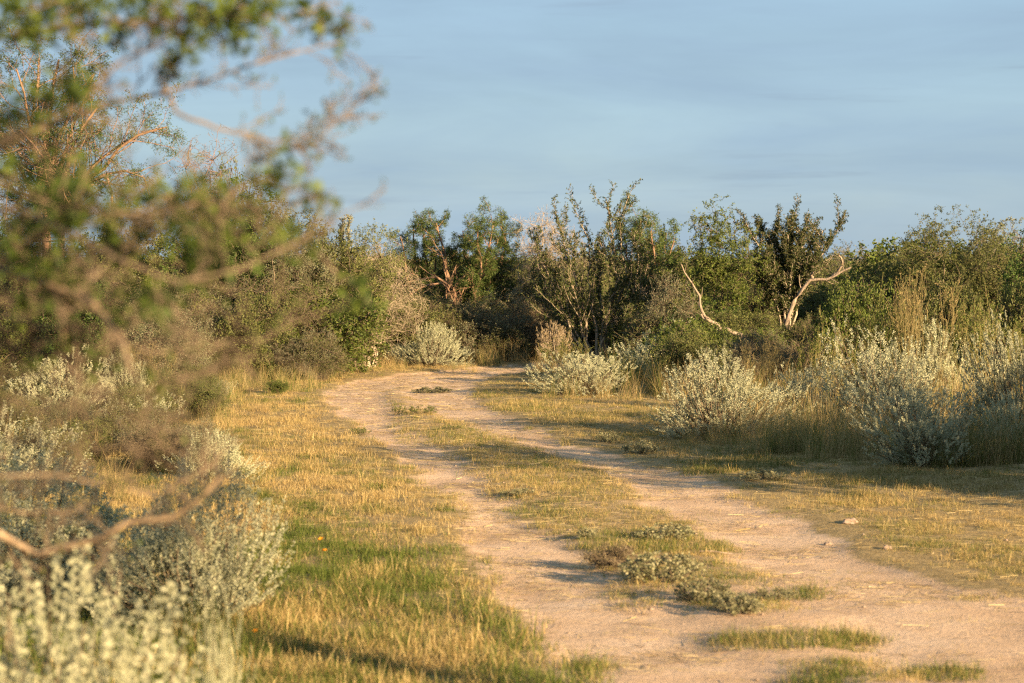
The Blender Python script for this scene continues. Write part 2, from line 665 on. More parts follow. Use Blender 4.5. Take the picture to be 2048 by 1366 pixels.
def stems0(rng, n, spread, length, rbase, r0, nseg, wander, up, tilt_pow=0.7):
    az = rng.uniform(0, 2 * math.pi, n)
    th = spread * rng.random(n) ** tilt_pow
    d = np.stack([np.sin(th) * np.cos(az), np.sin(th) * np.sin(az), np.cos(th)], 1)
    st = np.stack([np.cos(az) * rbase * rng.random(n), np.sin(az) * rbase * rng.random(n), np.full(n, -0.03)], 1)
    ln = length * rng.uniform(0.7, 1.1, n)
    return dict(pts=walk(rng, st, d, ln, nseg, wander, up), rad=np.stack([np.full(n, r0) * rng.uniform(.7, 1.2, n), np.full(n, r0 * 0.4)], 1), len=ln)


def explicit(polys, nseg=10, rng=None, wob=0.0):
    """hand-laid limbs: each (points, radius at base, radius at tip)"""
    P, Rr, L = [], [], []
    for pts, r0, r1 in polys:
        p = np.array(pts, float)
        s = np.r_[0, np.cumsum(np.linalg.norm(np.diff(p, axis=0), axis=1))]
        t = np.linspace(0, s[-1], nseg + 1)
        q = np.stack([np.interp(t, s, p[:, i]) for i in range(3)], 1)
        if rng is not None and wob:
            w = rng.normal(0, wob, q.shape)
            w[0] = 0
            q = q + w
        P.append(q)
        Rr.append((r0, r1))
        L.append(s[-1])
    return dict(pts=np.array(P), rad=np.array(Rr, float), len=np.array(L))


def finish(name, levels, sides, leafs, bark, leaf, rng):
    """returns (branch mesh, leaf mesh)"""
    V, F = tubes(levels, sides)
    me_b = mesh_np(name + "_wood", V, F, [M[bark]], smooth=True)
    me_l = None
    if leafs:
        V, F = cat_leaves(leafs)
        me_l = mesh_np(name + "_leaves", V, F, [M[leaf]], attrs={'rnd': rng.random(len(F))})
    return me_b, me_l


# ---- species
def lump(rng, p, wl, n=7):
    """smooth random field through space, about -1..1, for clumps and gaps"""
    k = nrm(rng.normal(0, 1, (n, 3))) * (2 * math.pi / (wl * rng.uniform(0.7, 1.5, (n, 1))))
    ph = rng.uniform(0, 6.283, n)
    return np.sin(p @ k.T + ph).sum(1) / math.sqrt(n)


def crown_points(rng, n, w, d, h, zc, zr, shell=2.3, wl=0.5, gap=-0.35, ragged=0.22, skirt=0.0):
    """points through a lumpy dome, thinned where the lumps leave gaps"""
    m = n * 3
    v = nrm(rng.normal(0, 1, (m, 3)))
    r = rng.random(m) ** (1 / shell)
    edge_ = 1 + ragged * lump(rng, v * 1.0, 1.3, 9)
    ax = np.array([w * 0.5, d * 0.5, zr * h])
    p = v * (r * edge_)[:, None] * ax + np.array([0, 0, zc * h])
    keep = (p[:, 2] > 0.03 * h) & (lump(rng, p, wl) > gap)
    return p[keep][:n]


def sp_cenizo(seed, w=1.2, h=0.9, dens=1.0, leaf='cenizo', upright=0.6, shoot=(0.06, 0.17), gap=-0.8, n=1080):
    """silvery mound of fuzzy shoots, leafy to the ground"""
    rng = np.random.default_rng(seed)
    n = int(n * dens)
    p = crown_points(rng, n, w, w * 0.95, h, 0.30, 0.66, 3.0, 0.30, gap, 0.36)
    n = len(p)
    out = nrm(p - np.array([0, 0, 0.12 * h]))
    d = nrm(out * 0.9 + np.array([0, 0, upright]) + rng.normal(0, 0.26, (n, 3)))
    ln = rng.uniform(shoot[0], shoot[1], n)
    sh = dict(pts=walk(rng, p - d * (ln * 0.6)[:, None], d, ln, 4, 0.09, 0.05), rad=np.tile([0.0028, 0.0015], (n, 1)), len=ln)
    tips = p[rng.permutation(n)[:170]]
    limbs = []
    for t in tips:
        b0 = np.array([rng.normal(0, 0.07), rng.normal(0, 0.07), -0.03])
        mid = b0 * 0.4 + t * 0.5 + np.array([t[0] * 0.12, t[1] * 0.12, -0.06 * h]) + rng.normal(0, .02, 3)
        limbs.append(([b0, mid, t], rng.uniform(0.003, 0.007), 0.002))
    for t in tips[:16]:                              # dead sticks standing clear of the leaves
        limbs.append(([t * 0.3, t * 0.8, t * rng.uniform(1.05, 1.25)], 0.004, 0.0015))
    l0 = explicit(limbs, 6, rng, 0.01)
    lf = [leaves_on(rng, sh, 40, 0.0, 1.03, 0.0145, 0.0092, 0.75, 0.6, 0.2, 0.004)]
    return finish("silver_shrub", [l0, sh], [3, 0], lf, 'bark_grey', leaf, rng)


def sp_leafy(seed, w, h, leaf='brasil', bark='bark_grey', n0=8, spread=0, L=0.033, W=0.022, n2=0, lm=9, drop=0.0, up=0.0, twig=0.0, nlev3=0, d=None, wander=.2,
             nt=None, zc=None, gap=-0.25, wl=None, ragged=0.26, tw_len=0.2, tw_r=0.0022, sub=2):
    """trunks, boughs to the lumps of the crown, then twigs carrying the leaves"""
    rng = np.random.default_rng(seed)
    d = d or w * 0.9
    tall = h / w
    zc = zc if zc is not None else (0.56 if tall > 1.2 else 0.45)
    zr = 0.97 - zc
    wl = wl or max(0.32, 0.36 * min(w, h))
    nt = nt or int(930 * (1 if w * h > 1.5 else 0.62))
    p = crown_points(rng, nt, w, d, h, zc, zr, 2.1, wl, gap, ragged)
    n = len(p)
    st = []
    for q in p[rng.permutation(n)[:n0]]:
        b0 = np.array([rng.normal(0, 0.06 * w), rng.normal(0, 0.06 * w), -0.04])
        q = q * np.array([0.8, 0.8, 1.0])
        m1 = b0 * 0.75 + q * np.array([.18, .18, .3]) + rng.normal(0, .04 * h, 3) * [1, 1, .2]
        m2 = b0 * 0.3 + q * np.array([.6, .6, .68]) + rng.normal(0, .04 * h, 3) * [1, 1, .2]
        st.append(([b0, m1, m2, q], 0.012 + 0.008 * h * rng.uniform(.6, 1.2), 0.005))
    l0 = explicit(st, 10, rng, 0.012 * h)
    lp = l0['pts'][:, 2:].reshape(-1, 3)
    bo = []
    for q in p[rng.permutation(n)[:int(90 + 30 * tall)]]:
        c = lp[np.argmin(((lp - q) ** 2).sum(1) + 0.5 * np.maximum(lp[:, 2] - q[2] + 0.05, 0) ** 2)]
        bo.append(([c, (c + q) / 2 + rng.normal(0, .03, 3), q], 0.006, 0.0026))
    l1 = explicit(bo, 5, rng, 0.012)
    lp = np.concatenate([lp, l1['pts'].reshape(-1, 3)])
    # twigs: short shoots ending at the crown points, pointing away from the closest bough
    near = np.empty((n, 3))
    for k0 in range(0, n, 200):
        dd = ((p[k0:k0 + 200, None] - lp[None]) ** 2).sum(2)
        near[k0:k0 + 200] = lp[dd.argmin(1)]
    out = nrm(p - near + rng.normal(0, 0.02, p.shape))
    out = nrm(out + rng.normal(0, 0.35, p.shape) + np.array([0, 0, 0.25 + up]))
    ln = tw_len * rng.uniform(0.6, 1.4, n)
    l2 = dict(pts=walk(rng, p - out * (ln * 0.7)[:, None], out, ln, 3, 0.14, 0.02), rad=np.tile([tw_r, tw_r * .6], (n, 1)), len=ln)
    lv = [l2]
    sides = [7, 4, 3]
    if sub:
        l3 = children(rng, l2, sub, 0.2, 0.9, R(45), 0.7, 2, 0.15, 0.02)
        l3['rad'] = np.tile([tw_r * .8, tw_r * .5], (len(l3['pts']), 1))
        lv.append(l3)
        sides.append(3 if twig else 0)
    lf = [leaves_on(rng, q, lm, 0.15, 1.05, L, W, 0.8, 0.4, 0.15, 0.010, drop) for q in lv] if lm else []
    return finish("leafy_shrub", [l0, l1] + lv, sides, lf, bark, leaf, rng)


def sp_twiggy(seed, w, h, leaf='twig_leaf', bark='bark_grey', lm=3, n0=12, spread=60, up=0.03, L=0.02, W=0.010, n2=0, thick=1.0):
    """tangle of thin twigs with few small leaves"""
    return sp_leafy(seed, w, h, leaf, bark, n0=n0, L=L, W=W, lm=lm, up=up, twig=1, nt=850 if w * h > .5 else 300, gap=-0.5, ragged=0.3, tw_len=0.30 if h > .5 else .12, tw_r=0.0027 if h > .5 else .002, sub=3)


def sp_mesquite(seed, w, h, limbs=None, leaf='mesquite', bark='bark_red', n0=4, lm=26, spread=45, n1=7, n2=6, t0=0.35, d=None, refit=True):
    """feathery tree: crooked limbs, hanging sprays of narrow leaflets"""
    rng = np.random.default_rng(seed)
    if limbs is None:
        l0 = stems0(rng, n0, R(spread), 1.0, 0.08, 0.05, 9, 0.16, 0.05)
    else:
        l0 = explicit(limbs, 12, rng, 0.02)
    l1 = children(rng, l0, n1, t0, 0.99, R(45), 0.30, 7, 0.17, 0.04, 0.42)
    l2 = children(rng, l1, n2, 0.2, 1.0, R(45), 0.55, 5, 0.17, 0.0)
    l3 = children(rng, l2, 3, 0.25, 1.0, R(40), 0.6, 3, 0.14, -0.07)
    if refit:
        fit([l0, l1, l2, l3], w, d or w * 0.9, h)
    l3['rad'] = np.maximum(l3['rad'], 0.002)
    lf = [leaves_on(rng, l3, lm, 0.1, 1.1, 0.052, 0.0105, 0.7, 0.5, 0.0, 0.03, 0.35),
          leaves_on(rng, l2, lm // 3, 0.5, 1.0, 0.052, 0.0105, 0.7, 0.5, 0.0, 0.03, 0.3)]
    return finish("feathery_tree", [l0, l1, l2, l3], [8, 5, 3, 3], lf, bark, leaf, rng)


def sp_guayacan(seed, limbs, leaf='guayacan', bark='bark_pale', n1=5, n2=9, lm=12, ratio=0.34, spur=0.10, t0=0.3):
    """stiff upright limbs clothed with leaves held close against the stems"""
    rng = np.random.default_rng(seed)
    l0 = explicit(limbs, 12, rng, 0.025)
    l0['rad'] *= 0.62
    l1 = children(rng, l0, n1, t0, 0.98, R(33), ratio, 6, 0.13, 0.10, 0.45)
    spurs0 = children(rng, l0, 80, t0, 1.0, R(55), 0.001, 2, 0.2, 0.1)
    spurs1 = children(rng, l1, n2, 0.1, 1.0, R(50), 0.001, 2, 0.2, 0.1)
    for base, sp in ((l0, spurs0), (l1, spurs1)):
        ln = spur * rng.uniform(0.5, 1.3, len(sp['pts']))
        s0 = sp['pts'][:, 0:1]
        dd = nrm(sp['pts'] - s0)
        dist = np.linspace(0, 1, sp['pts'].shape[1])[None, :, None] * ln[:, None, None]
        sp['pts'] = s0 + dd * dist
        sp['rad'] = np.tile([0.0026, 0.0015], (len(ln), 1))
        sp['len'] = ln
    lf = [leaves_on(rng, spurs0, lm, 0.1, 1.1, 0.031, 0.018, 0.8, 0.4, 0.2, 0.008),
          leaves_on(rng, spurs1, lm, 0.1, 1.1, 0.031, 0.018, 0.8, 0.4, 0.2, 0.008)]
    return finish("upright_tree", [l0, l1, spurs0, spurs1], [7, 5, 3, 3], lf, bark, leaf, rng)


def sp_broom(seed, w, h, leaf='tan_leaf', bark='bark_pale', n0=40, lm=10, L=0.016, W=0.005, spread=28):
    """weed of many thin upright stems with small dry heads"""
    rng = np.random.default_rng(seed)
    l0 = stems0(rng, n0, R(spread), 1.0, 0.14, 0.0035, 6, 0.06, 0.02)
    l1 = children(rng, l0, 6, 0.35, 0.98, R(26), 0.4, 4, 0.07, 0.06)
    l2 = children(rng, l1, 3, 0.3, 1.0, R(28), 0.5, 3, 0.07, 0.05)
    fit([l0, l1, l2], w, w * 0.9, h)
    for lv in (l1, l2):
        lv['rad'] = np.maximum(lv['rad'], 0.0016)
    lf = [leaves_on(rng, l2, lm, 0.2, 1.0, L, W, 0.6, 0.7, 0.1, 0.004), leaves_on(rng, l1, lm, 0.3, 1.0, L, W, 0.6, 0.7, 0.1, 0.004)]
    return finish("weed", [l0, l1, l2], [3, 3, 3], lf, bark, leaf, rng)


def sp_low(seed, w, h, leaf='median', L=0.024, W=0.017, n0=30, lm=12, bark='bark_grey'):
    """low ground-hugging broad-leaved plant"""
    rng = np.random.default_rng(seed)
    l0 = stems0(rng, n0, R(80), 1.0, 0.35, 0.004, 5, 0.15, 0.12, 0.6)
    l1 = children(rng, l0, 5, 0.15, 1.0, R(45), 0.5, 4, 0.14, 0.12)
    fit([l0, l1], w, w * 0.8, h)
    lf = [leaves_on(rng, l0, lm, 0.15, 1.0, L, W, 0.8, 0.3, 0.3, 0.006), leaves_on(rng, l1, lm, 0.1, 1.0, L, W, 0.8, 0.3, 0.3, 0.006)]
    return finish("low_plant", [l0, l1], [4, 3], lf, bark, leaf, rng)


PART = {'tree': ('trunk', 'crown'), 'shrub': ('stem', 'foliage')}


def plant(name, meshes, loc, label, cat, group=None, rz=0.0, sc=(1, 1, 1), parts='shrub'):
    r = add_obj(name, None)
    r.empty_display_size = 0.2
    z = float(ground_z(loc[0], loc[1]))
    r.location = (float(loc[0]), float(loc[1]), z)
    r.rotation_euler = (0, 0, rz)
    r.scale = sc
    tag(r, label, cat, group)
    a, b = PART[parts]
    add_obj(a, meshes[0], r)
    if meshes[1] is not None:
        add_obj(b, meshes[1], r)
    return r


def dims(bx, by, x0, x1, top):
    """base pixel and outline in the photo -> ground point, width, height in metres"""
    g = G(bx, by)
    ppm = FPX / g[1]
    return g, (x1 - x0) / ppm, (by - top) / ppm


# ------------------------------------------------------------------ ground sheet
def axis(lo, hi, step, far, k):
    core = np.arange(lo, hi + 1e-6, step)
    out = [core[-1]]
    s = step
    while out[-1] < far:
        s *= k
        out.append(out[-1] + s)
    neg = [core[0]]
    s = step
    while neg[-1] > -far:
        s *= k
        neg.append(neg[-1] - s)
    return np.concatenate([np.array(neg[1:])[::-1], core, np.array(out[1:])])


gx = axis(-8.0, 8.5, 0.1, 4000, 1.3)
gy = axis(7.0, 50.0, 0.17, 4000, 1.3)
XX, YY = np.meshgrid(gx, gy)
ZZ = ground_z(XX, YY)
nx_, ny_ = len(gx), len(gy)
V = np.stack([XX, YY, ZZ], -1).reshape(-1, 3)
ii = (np.arange(ny_ - 1)[:, None] * nx_ + np.arange(nx_ - 1)[None, :])
F = np.stack([ii, ii + 1, ii + nx_ + 1, ii + nx_], -1).reshape(-1, 4)


def bare_mask(X, Y):
    t = np.where((Y > 4) & (Y < 60), tracks(X, Y), 0)
    side = verge_side(X, Y)
    med = np.where((side == 0) & (Y < 60), 0.35 + 0.45 * sstep(17, 12.5, Y) + 0.15 * sstep(28, 33, Y), 0)
    right = np.where((side == 1) & (Y < 60), 0.30 * sstep(2.4, 0.2, X - ev(RR, Y)) * fbm(X * 2, Y * 2), 0)
    return np.clip(np.maximum(np.maximum(t, med), right), 0, 1)


bare = bare_mask(XX, YY).ravel()
ground = add_obj("ground", mesh_np("ground", V, F, [M['ground']], attrs={'bare': bare}, smooth=True))
tag(ground, "pale sandy ground with a two-rut dirt track curving away", "ground", kind='structure')

# ------------------------------------------------------------------ instanced grass (stuff)
SRC = bpy.data.collections.new("grass_sources")       # not linked to the scene


def blade_tuft(seed, nb, hmin, hmax, rad, width, lean, curl, mat):
    rng = np.random.default_rng(seed)
    n = nb
    az = rng.uniform(0, 2 * math.pi, n)
    rr = rad * np.sqrt(rng.random(n))
    base = np.stack([rr * np.cos(az * 3.1), rr * np.sin(az * 3.1), np.full(n, -0.01)], 1)
    h = rng.uniform(hmin, hmax, n)
    th = np.abs(rng.normal(0, lean, n))
    out = np.stack([np.cos(az), np.sin(az), np.zeros(n)], 1)
    side = np.stack([-np.sin(az + rng.normal(0, .8, n)), np.cos(az + rng.normal(0, .8, n)), np.zeros(n)], 1)
    rows = []
    p = base
    ang = th
    S = 3
    for i in range(S + 1):
        w = width * (1 - 0.8 * i / S) * 0.5
        rows.append(p - side * w)
        rows.append(p + side * w)
        d = out * np.sin(ang)[:, None]
        d[:, 2] = np.cos(ang)
        p = p + d * (h / S)[:, None]
        ang = ang + np.abs(rng.normal(0, curl, n))
    V = np.stack(rows, 1).reshape(-1, 3)
    b = np.arange(n)[:, None] * (2 * (S + 1))
    F = np.concatenate([np.stack([b + 2 * i, b + 2 * i + 1, b + 2 * i + 3, b + 2 * i + 2], -1).reshape(-1, 4) for i in range(S)])
    r1, r2 = rng.random(n), rng.random(n)
    return mesh_np("grass_tuft", V, F, [M[mat]], attrs={'rnd': np.tile(r1, S), 'rnd2': np.tile(r2, S)})


def scatter(name, meshes, P, rot, scl, idx, attrs, label, cat):
    """one object: points carrying turn, size and kind, set with tufts by geometry nodes"""
    col = bpy.data.collections.new(name + "_set")
    for i, me in enumerate(meshes):
        if isinstance(me, tuple):                     # wood and leaves of one bush
            sub = bpy.data.collections.new("%s_%02d" % (name, i))
            for q in me:
                sub.objects.link(bpy.data.objects.new("%s_%02d" % (name, i), q))
            col.children.link(sub)
        else:
            o = bpy.data.objects.new("%s_%02d" % (name, i), me)
            col.objects.link(o)
    me = bpy.data.meshes.new(name)
    me.vertices.add(len(P))
    me.vertices.foreach_set("co", np.asarray(P, np.float32).ravel())

    def at(nm, ty, v):
        a = me.attributes.new(nm, ty, 'POINT')
        a.data.foreach_set("vector" if ty == 'FLOAT_VECTOR' else "value", np.asarray(v).ravel())
    at("turn", 'FLOAT_VECTOR', np.asarray(rot, np.float32))
    at("size", 'FLOAT_VECTOR', np.asarray(scl, np.float32))
    at("pick", 'INT', np.asarray(idx, np.int32))
    for k, v in attrs.items():
        at(k, 'FLOAT', np.asarray(v, np.float32))
    ob = add_obj(name, me)
    tag(ob, label, cat, kind='stuff')
    ng = bpy.data.node_groups.new(name + "_nodes", 'GeometryNodeTree')
    ng.interface.new_socket("Geometry", in_out='INPUT', socket_type='NodeSocketGeometry')
    ng.interface.new_socket("Geometry", in_out='OUTPUT', socket_type='NodeSocketGeometry')
    n, l = ng.nodes, ng.links
    gi, go = n.new("NodeGroupInput"), n.new("NodeGroupOutput")
    mtp = n.new("GeometryNodeMeshToPoints")
    ci = n.new("GeometryNodeCollectionInfo")
    ci.inputs['Collection'].default_value = col
    ci.inputs['Separate Children'].default_value = True
    ci.inputs['Reset Children'].default_value = True
    iop = n.new("GeometryNodeInstanceOnPoints")
    iop.inputs['Pick Instance'].default_value = True

    def na(nm, ty):
        q = n.new("GeometryNodeInputNamedAttribute")
        q.data_type = ty
        q.inputs['Name'].default_value = nm
        return q.outputs['Attribute']
    l.new(gi.outputs[0], mtp.inputs['Mesh'])
    l.new(mtp.outputs[0], iop.inputs['Points'])
    l.new(ci.outputs[0], iop.inputs['Instance'])
    l.new(na("pick", 'INT'), iop.inputs['Instance Index'])
    l.new(na("turn", 'FLOAT_VECTOR'), iop.inputs['Rotation'])
    l.new(na("size", 'FLOAT_VECTOR'), iop.inputs['Scale'])
    l.new(iop.outputs[0], go.inputs[0])
    md = ob.modifiers.new("scatter", 'NODES')
    md.node_group = ng
    return ob


rngG = np.random.default_rng(11)
tufts = [blade_tuft(20 + i, 50, 0.018, 0.058, 0.09, 0.0026, 0.65, 0.32, 'grass') for i in range(5)] + \
        [blade_tuft(40 + i, 34, 0.025, 0.09, 0.065, 0.0026, 0.5, 0.25, 'grass') for i in range(4)] + \
        [blade_tuft(60 + i, 40, 0.02, 0.065, 0.10, 0.0026, 1.0, 0.25, 'grass') for i in range(3)]

# candidate points over the visible wedge and some way to each side
NC = 170000
u = rngG.random(NC)
Yc = 9.0 + (58.0 - 9.0) * u ** 1.15
half = 0.212 * Yc + 1.6
Xc = rngG.uniform(-1, 1, NC) * half
side = verge_side(Xc, Yc)
bm = np.where(Yc < 60, tracks(Xc, Yc), 0)
ppx, ppy = proj(Xc, Yc, 0 * Xc)
big = fbm(Xc * 0.55 + 3, Yc * 0.35 + 9, 3)
med_n = fbm(Xc * 1.7 + 31, Yc * 0.9 + 2, 4)
fine = fbm(Xc * 3.1 + 8, Yc * 2.3, 3)
dL = np.clip(sstep(-0.05, 0.25, ev(LL, Yc) - Xc), 0, 1)
dR = np.clip(sstep(-0.05, 0.5, Xc - ev(RR, Yc)), 0, 1)
rag = (fbm(Xc * 4.1 + 5, Yc * 2.9 + 1, 4) - 0.5) * 1.5
eL = sstep(-0.15, 0.75, ev(LL, Yc) - Xc + rag)
eR = sstep(-0.15, 1.0, Xc - ev(RR, Yc) + rag)
dens = np.where(side == -1, (1 - bm) * (0.32 + 0.68 * sstep(0.38, 0.62, fbm(Xc * 5.3, Yc * 4.1 + 7, 3))) * eL, 0)
dens = np.where(side == 1, (1 - bm) * sstep(0.40, 0.62, med_n * 0.55 + 0.45 * fbm(Xc * 4.7 + 2, Yc * 3.3, 3) + 0.16 * dR - 0.02) * (0.2 + 0.8 * eR) * (0.45 + 0.55 * sstep(20, 26, Yc)), dens)
medd = sstep(0.45, 0.62, med_n * 0.6 + 0.4 * fbm(Xc * 4.9 + 2, Yc * 3.9, 3) + 0.10 * sstep(14, 19, Yc) - 0.10 * sstep(28, 34, Yc) - 0.10 * sstep(15, 12, Yc))
dens = np.where(side == 0, (1 - bm) * medd * 0.8, dens)
gmix = 0.5 * fbm(Xc * 1.3 + 3, Yc * 0.8 + 9, 5) + 0.5 * fbm(Xc * 4.3 + 1, Yc * 3.1, 4)
green = np.where(side == -1, 0.20 + 0.48 * sstep(26, 12, Yc) + 3.6 * (gmix - 0.5), 0.0)
green = np.where(side == 1, 0.32 + 2.4 * (gmix - 0.5), green)
green = np.where(side == 0, 0.38 + 2.2 * (gmix - 0.5), green)
hs = np.ones(NC)
# single clumps on the bare soil, read off the photograph: (px, py, half width px, half depth px, green, height)
CL = [(1350, 1140, 150, 26, 0.6, 0.9), (1450, 1205, 120, 16, 0.65, 0.9), (1240, 1120, 70, 16, 0.35, 0.8), (1560, 1280, 165, 14, 0.75, 1.5), (1690, 1262, 90, 12, 0.7, 1.3), (1290, 1085, 150, 22, 0.75, 1.2), (1420, 1085, 70, 14, 0.6, 1.1),
      (1665, 1350, 110, 16, 0.75, 1.5), (1890, 1330, 90, 16, 0.75, 1.4), (1205, 1318, 40, 9, 0.7, 1.0), (1170, 1340, 30, 40, 0.75, 1.6),
      (1600, 1175, 60, 10, 0.7, 1.1), (1500, 1215, 90, 12, 0.5, 0.9), (1270, 1185, 60, 8, 0.5, 0.8), (1130, 1030, 90, 16, 0.5, 1.0),
      (1010, 905, 110, 18, 0.4, 1.0), (1120, 965, 110, 18, 0.45, 0.9), (900, 870, 120, 12, 0.55, 1.0), (1060, 935, 60, 10, 0.8, 1.1),
      (1180, 990, 110, 22, 0.4, 0.9), (1250, 1030, 110, 22, 0.4, 0.8), (1430, 940, 100, 14, 0.6, 1.4), (1520, 925, 110, 14, 0.65, 1.5),
      (1060, 815, 90, 12, 0.45, 1.4), (1150, 840, 100, 14, 0.45, 1.3), (1250, 870, 100, 12, 0.45, 1.2), (990, 790, 60, 10, 0.5, 1.2),
      (1760, 960, 200, 20, 0.45, 1.4), (1720, 1000, 90, 16, 0.3, 1.2), (1830, 1050, 90, 16, 0.45, 1.0), (1980, 1100, 80, 16, 0.55, 1.1),
      (1950, 970, 140, 20, 0.3, 1.3), (1850, 1088, 80, 12, 0.6, 1.0), (2040, 1130, 70, 18, 0.55, 1.0), (1960, 1185, 70, 8, 0.3, 0.8)]
for (cx, cy, rx, ry, gr, hh) in CL:
    e = ((ppx - cx) / rx) ** 2 + ((ppy - cy) / ry) ** 2
    w = sstep(1.25, 0.45, e + (fine - 0.5) * 1.2)
    dens = np.maximum(dens, w * 0.95)
    green = green * (1 - w) + w * (gr + (fine - 0.5) * 0.5)
    hs = hs * (1 - w) + hh * w
# sparse thin tufts everywhere on the bare soil
stray = (fbm(Xc * 2.7 + 77, Yc * 1.9 + 13, 3) > 0.56) & (rngG.random(NC) < 0.10)
keep = (rngG.random(NC) < dens * sstep(75, 20, Yc) * 1.0) | stray
keep &= (dens > 0.03) | stray
Xk, Yk, gk, hk, bk, sk = Xc[keep], Yc[keep], green[keep], hs[keep], bm[keep], side[keep]
strayk = (stray & (dens < 0.2))[keep]
nk = len(Xk)
scl = rngG.uniform(0.55, 1.35, nk) * (0.65 + 0.75 * fbm(Xk * 2.3 + 9, Yk * 1.9 + 4, 3)) * hk * np.where(strayk, 0.55, 1) * np.where(sk == 0, 0.75, np.where(sk == 1, 0.68, 1.0)) * np.where(sk == -1, 0.95 + 0.45 * sstep(20, 11, Yk), 1)
pick = np.where(rngG.random(nk) < 0.62, rngG.integers(0, 5, nk), rngG.integers(5, 9, nk))
pick = np.where((sk == 0) & (rngG.random(nk) < 0.5), rngG.integers(9, 12, nk), pick)
pick = np.where(strayk, rngG.integers(9, 12, nk), pick)
P = np.stack([Xk, Yk, ground_z(Xk, Yk)], 1)
rot = np.stack([rngG.normal(0, .08, nk), rngG.normal(0, .08, nk), rngG.uniform(0, 6.283, nk)], 1)
S3 = np.stack([scl, scl, scl * rngG.uniform(0.8, 1.25, nk)], 1)
scatter("grass", tufts, P, rot, S3, pick, {'green': gk + rngG.normal(0, 0.10, nk)}, "short dry golden grass with green patches along the track", "grass")

# ------------------------------------------------------------------ tall dry grass (stuff)
tall = [blade_tuft(80 + i, 34 + 6 * i, 0.25, 0.75, 0.12, 0.0040, 0.34, 0.22, 'tallgrass') for i in range(5)]
# zones: (px, py of ground, half width px, half depth px, count, green, size)
TZ = [(1270, 790, 120, 18, 40, 0.1, 0.75), (1360, 785, 80, 20, 34, 0.1, 0.85), (1600, 850, 90, 30, 60, 0.1, 0.75), (1690, 870, 100, 28, 50, 0.1, 0.75),
      (1560, 800, 120, 25, 60, 0.15, 1.0), (1700, 905, 120, 14, 60, 0.25, 0.75), (1600, 890, 90, 14, 50, 0.3, 0.7), (1980, 925, 110, 12, 70, 0.3, 0.85),
      (1880, 932, 80, 8, 40, 0.35, 0.6), (1460, 880, 90, 8, 34, 0.15, 0.45), (1520, 860, 60, 14, 30, 0.0, 0.6), (1240, 770, 40, 14, 26, 0.8, 0.9), (1520, 905, 60, 8, 26, 0.4, 0.6),
      (830, 738, 130, 4, 36, 0.1, 0.3), (990, 728, 70, 5, 24, 0.05, 0.7), (780, 733, 40, 4, 18, 0.05, 0.5), (1130, 790, 60, 14, 24, 0.3, 0.6),
      (520, 775, 120, 14, 60, 0.35, 0.6), (380, 800, 100, 25, 30, 0.2, 0.6), (420, 850, 60, 30, 16, 0.2, 0.45), (620, 758, 60, 6, 24, 0.3, 0.5),
      (180, 880, 200, 50, 40, 0.2, 0.6), (350, 1262, 90, 25, 24, 0.8, 0.42), (100, 1000, 150, 60, 20, 0.3, 0.55), (430, 1310, 90, 30, 16, 0.7, 0.36),
      (1110, 745, 50, 10, 18, 0.15, 0.6), (1320, 850, 40, 10, 14, 0.3, 0.5), (1800, 800, 200, 30, 70, 0.1, 1.0), (2000, 850, 120, 30, 40, 0.15, 1.0)]
PX, PY, GG, SS = [], [], [], []
for (cx, cy, rx, ry, cnt, gr, sz) in TZ:
    a = rngG.uniform(0, 6.283, cnt)
    r = np.sqrt(rngG.random(cnt))
    for x, y in zip(cx + rx * r * np.cos(a), cy + ry * r * np.sin(a)):
        g = G(x, y)
        PX.append(g[0]); PY.append(g[1]); GG.append(gr + 0.2 + rngG.normal(0, 0.25)); SS.append(sz * rngG.uniform(0.7, 1.25))
PX, PY, GG, SS = map(np.array, (PX, PY, GG, SS))
nt = len(PX)
P = np.stack([PX, PY, ground_z(PX, PY)], 1)
rot = np.stack([rngG.normal(0, .1, nt), rngG.normal(0, .1, nt), rngG.uniform(0, 6.283, nt)], 1)
scatter("tall_grass", tall, P, rot, np.stack([SS, SS, SS * rngG.uniform(.85, 1.15, nt)], 1), rngG.integers(0, 5, nt), {'green': GG}, "tall straw-coloured grass standing between the bushes", "grass")

# ------------------------------------------------------------------ straw litter on the soil (stuff)
NS = 150000
Ys = 9.5 + 36 * rngG.random(NS) ** 1.2
Xs = rngG.uniform(-1, 1, NS) * (0.212 * Ys + 1.2)
ln_ = fbm(Xs * 1.3 + 50, Ys * 1.3, 4)
sd = verge_side(Xs, Ys)
far_boost = 0.14 * sstep(17, 27, Ys)
pr = sstep(0.42, 0.64, ln_ + far_boost) * np.where(sd == 0, 1.0, 0.4) + 0.11
k = rngG.random(NS) < pr
Xs, Ys = Xs[k], Ys[k]
ns = len(Xs)
Zs = ground_z(Xs, Ys) + rngG.uniform(0.004, 0.016, ns)
an = rngG.normal(0, 0.75, ns)
L_ = rngG.uniform(0.03, 0.16, ns)
dv = np.stack([np.cos(an), np.sin(an), rngG.normal(0, 0.05, ns)], 1)
sv = np.stack([-np.sin(an), np.cos(an), rngG.normal(0, 0.3, ns)], 1) * (rngG.uniform(0.0008, 0.0017, ns) * (0.7 + Ys / 30))[:, None]
c = np.stack([Xs, Ys, Zs], 1)
a_, b_ = c - dv * L_[:, None] * .5, c + dv * L_[:, None] * .5
V = np.stack([a_ - sv, b_ - sv, b_ + sv, a_ + sv], 1).reshape(-1, 3)
M['litter'] = leaf_mat("straw_litter", [(0.09, 0.06, 0.03), (0.30, 0.21, 0.085), (0.50, 0.38, 0.16), (0.62, 0.49, 0.25)], 0.2, 0.2)
o = add_obj("straw_litter", mesh_np("straw_litter", V, np.arange(len(V)).reshape(-1, 4), [M['litter']], attrs={'rnd': rngG.random(ns)}))
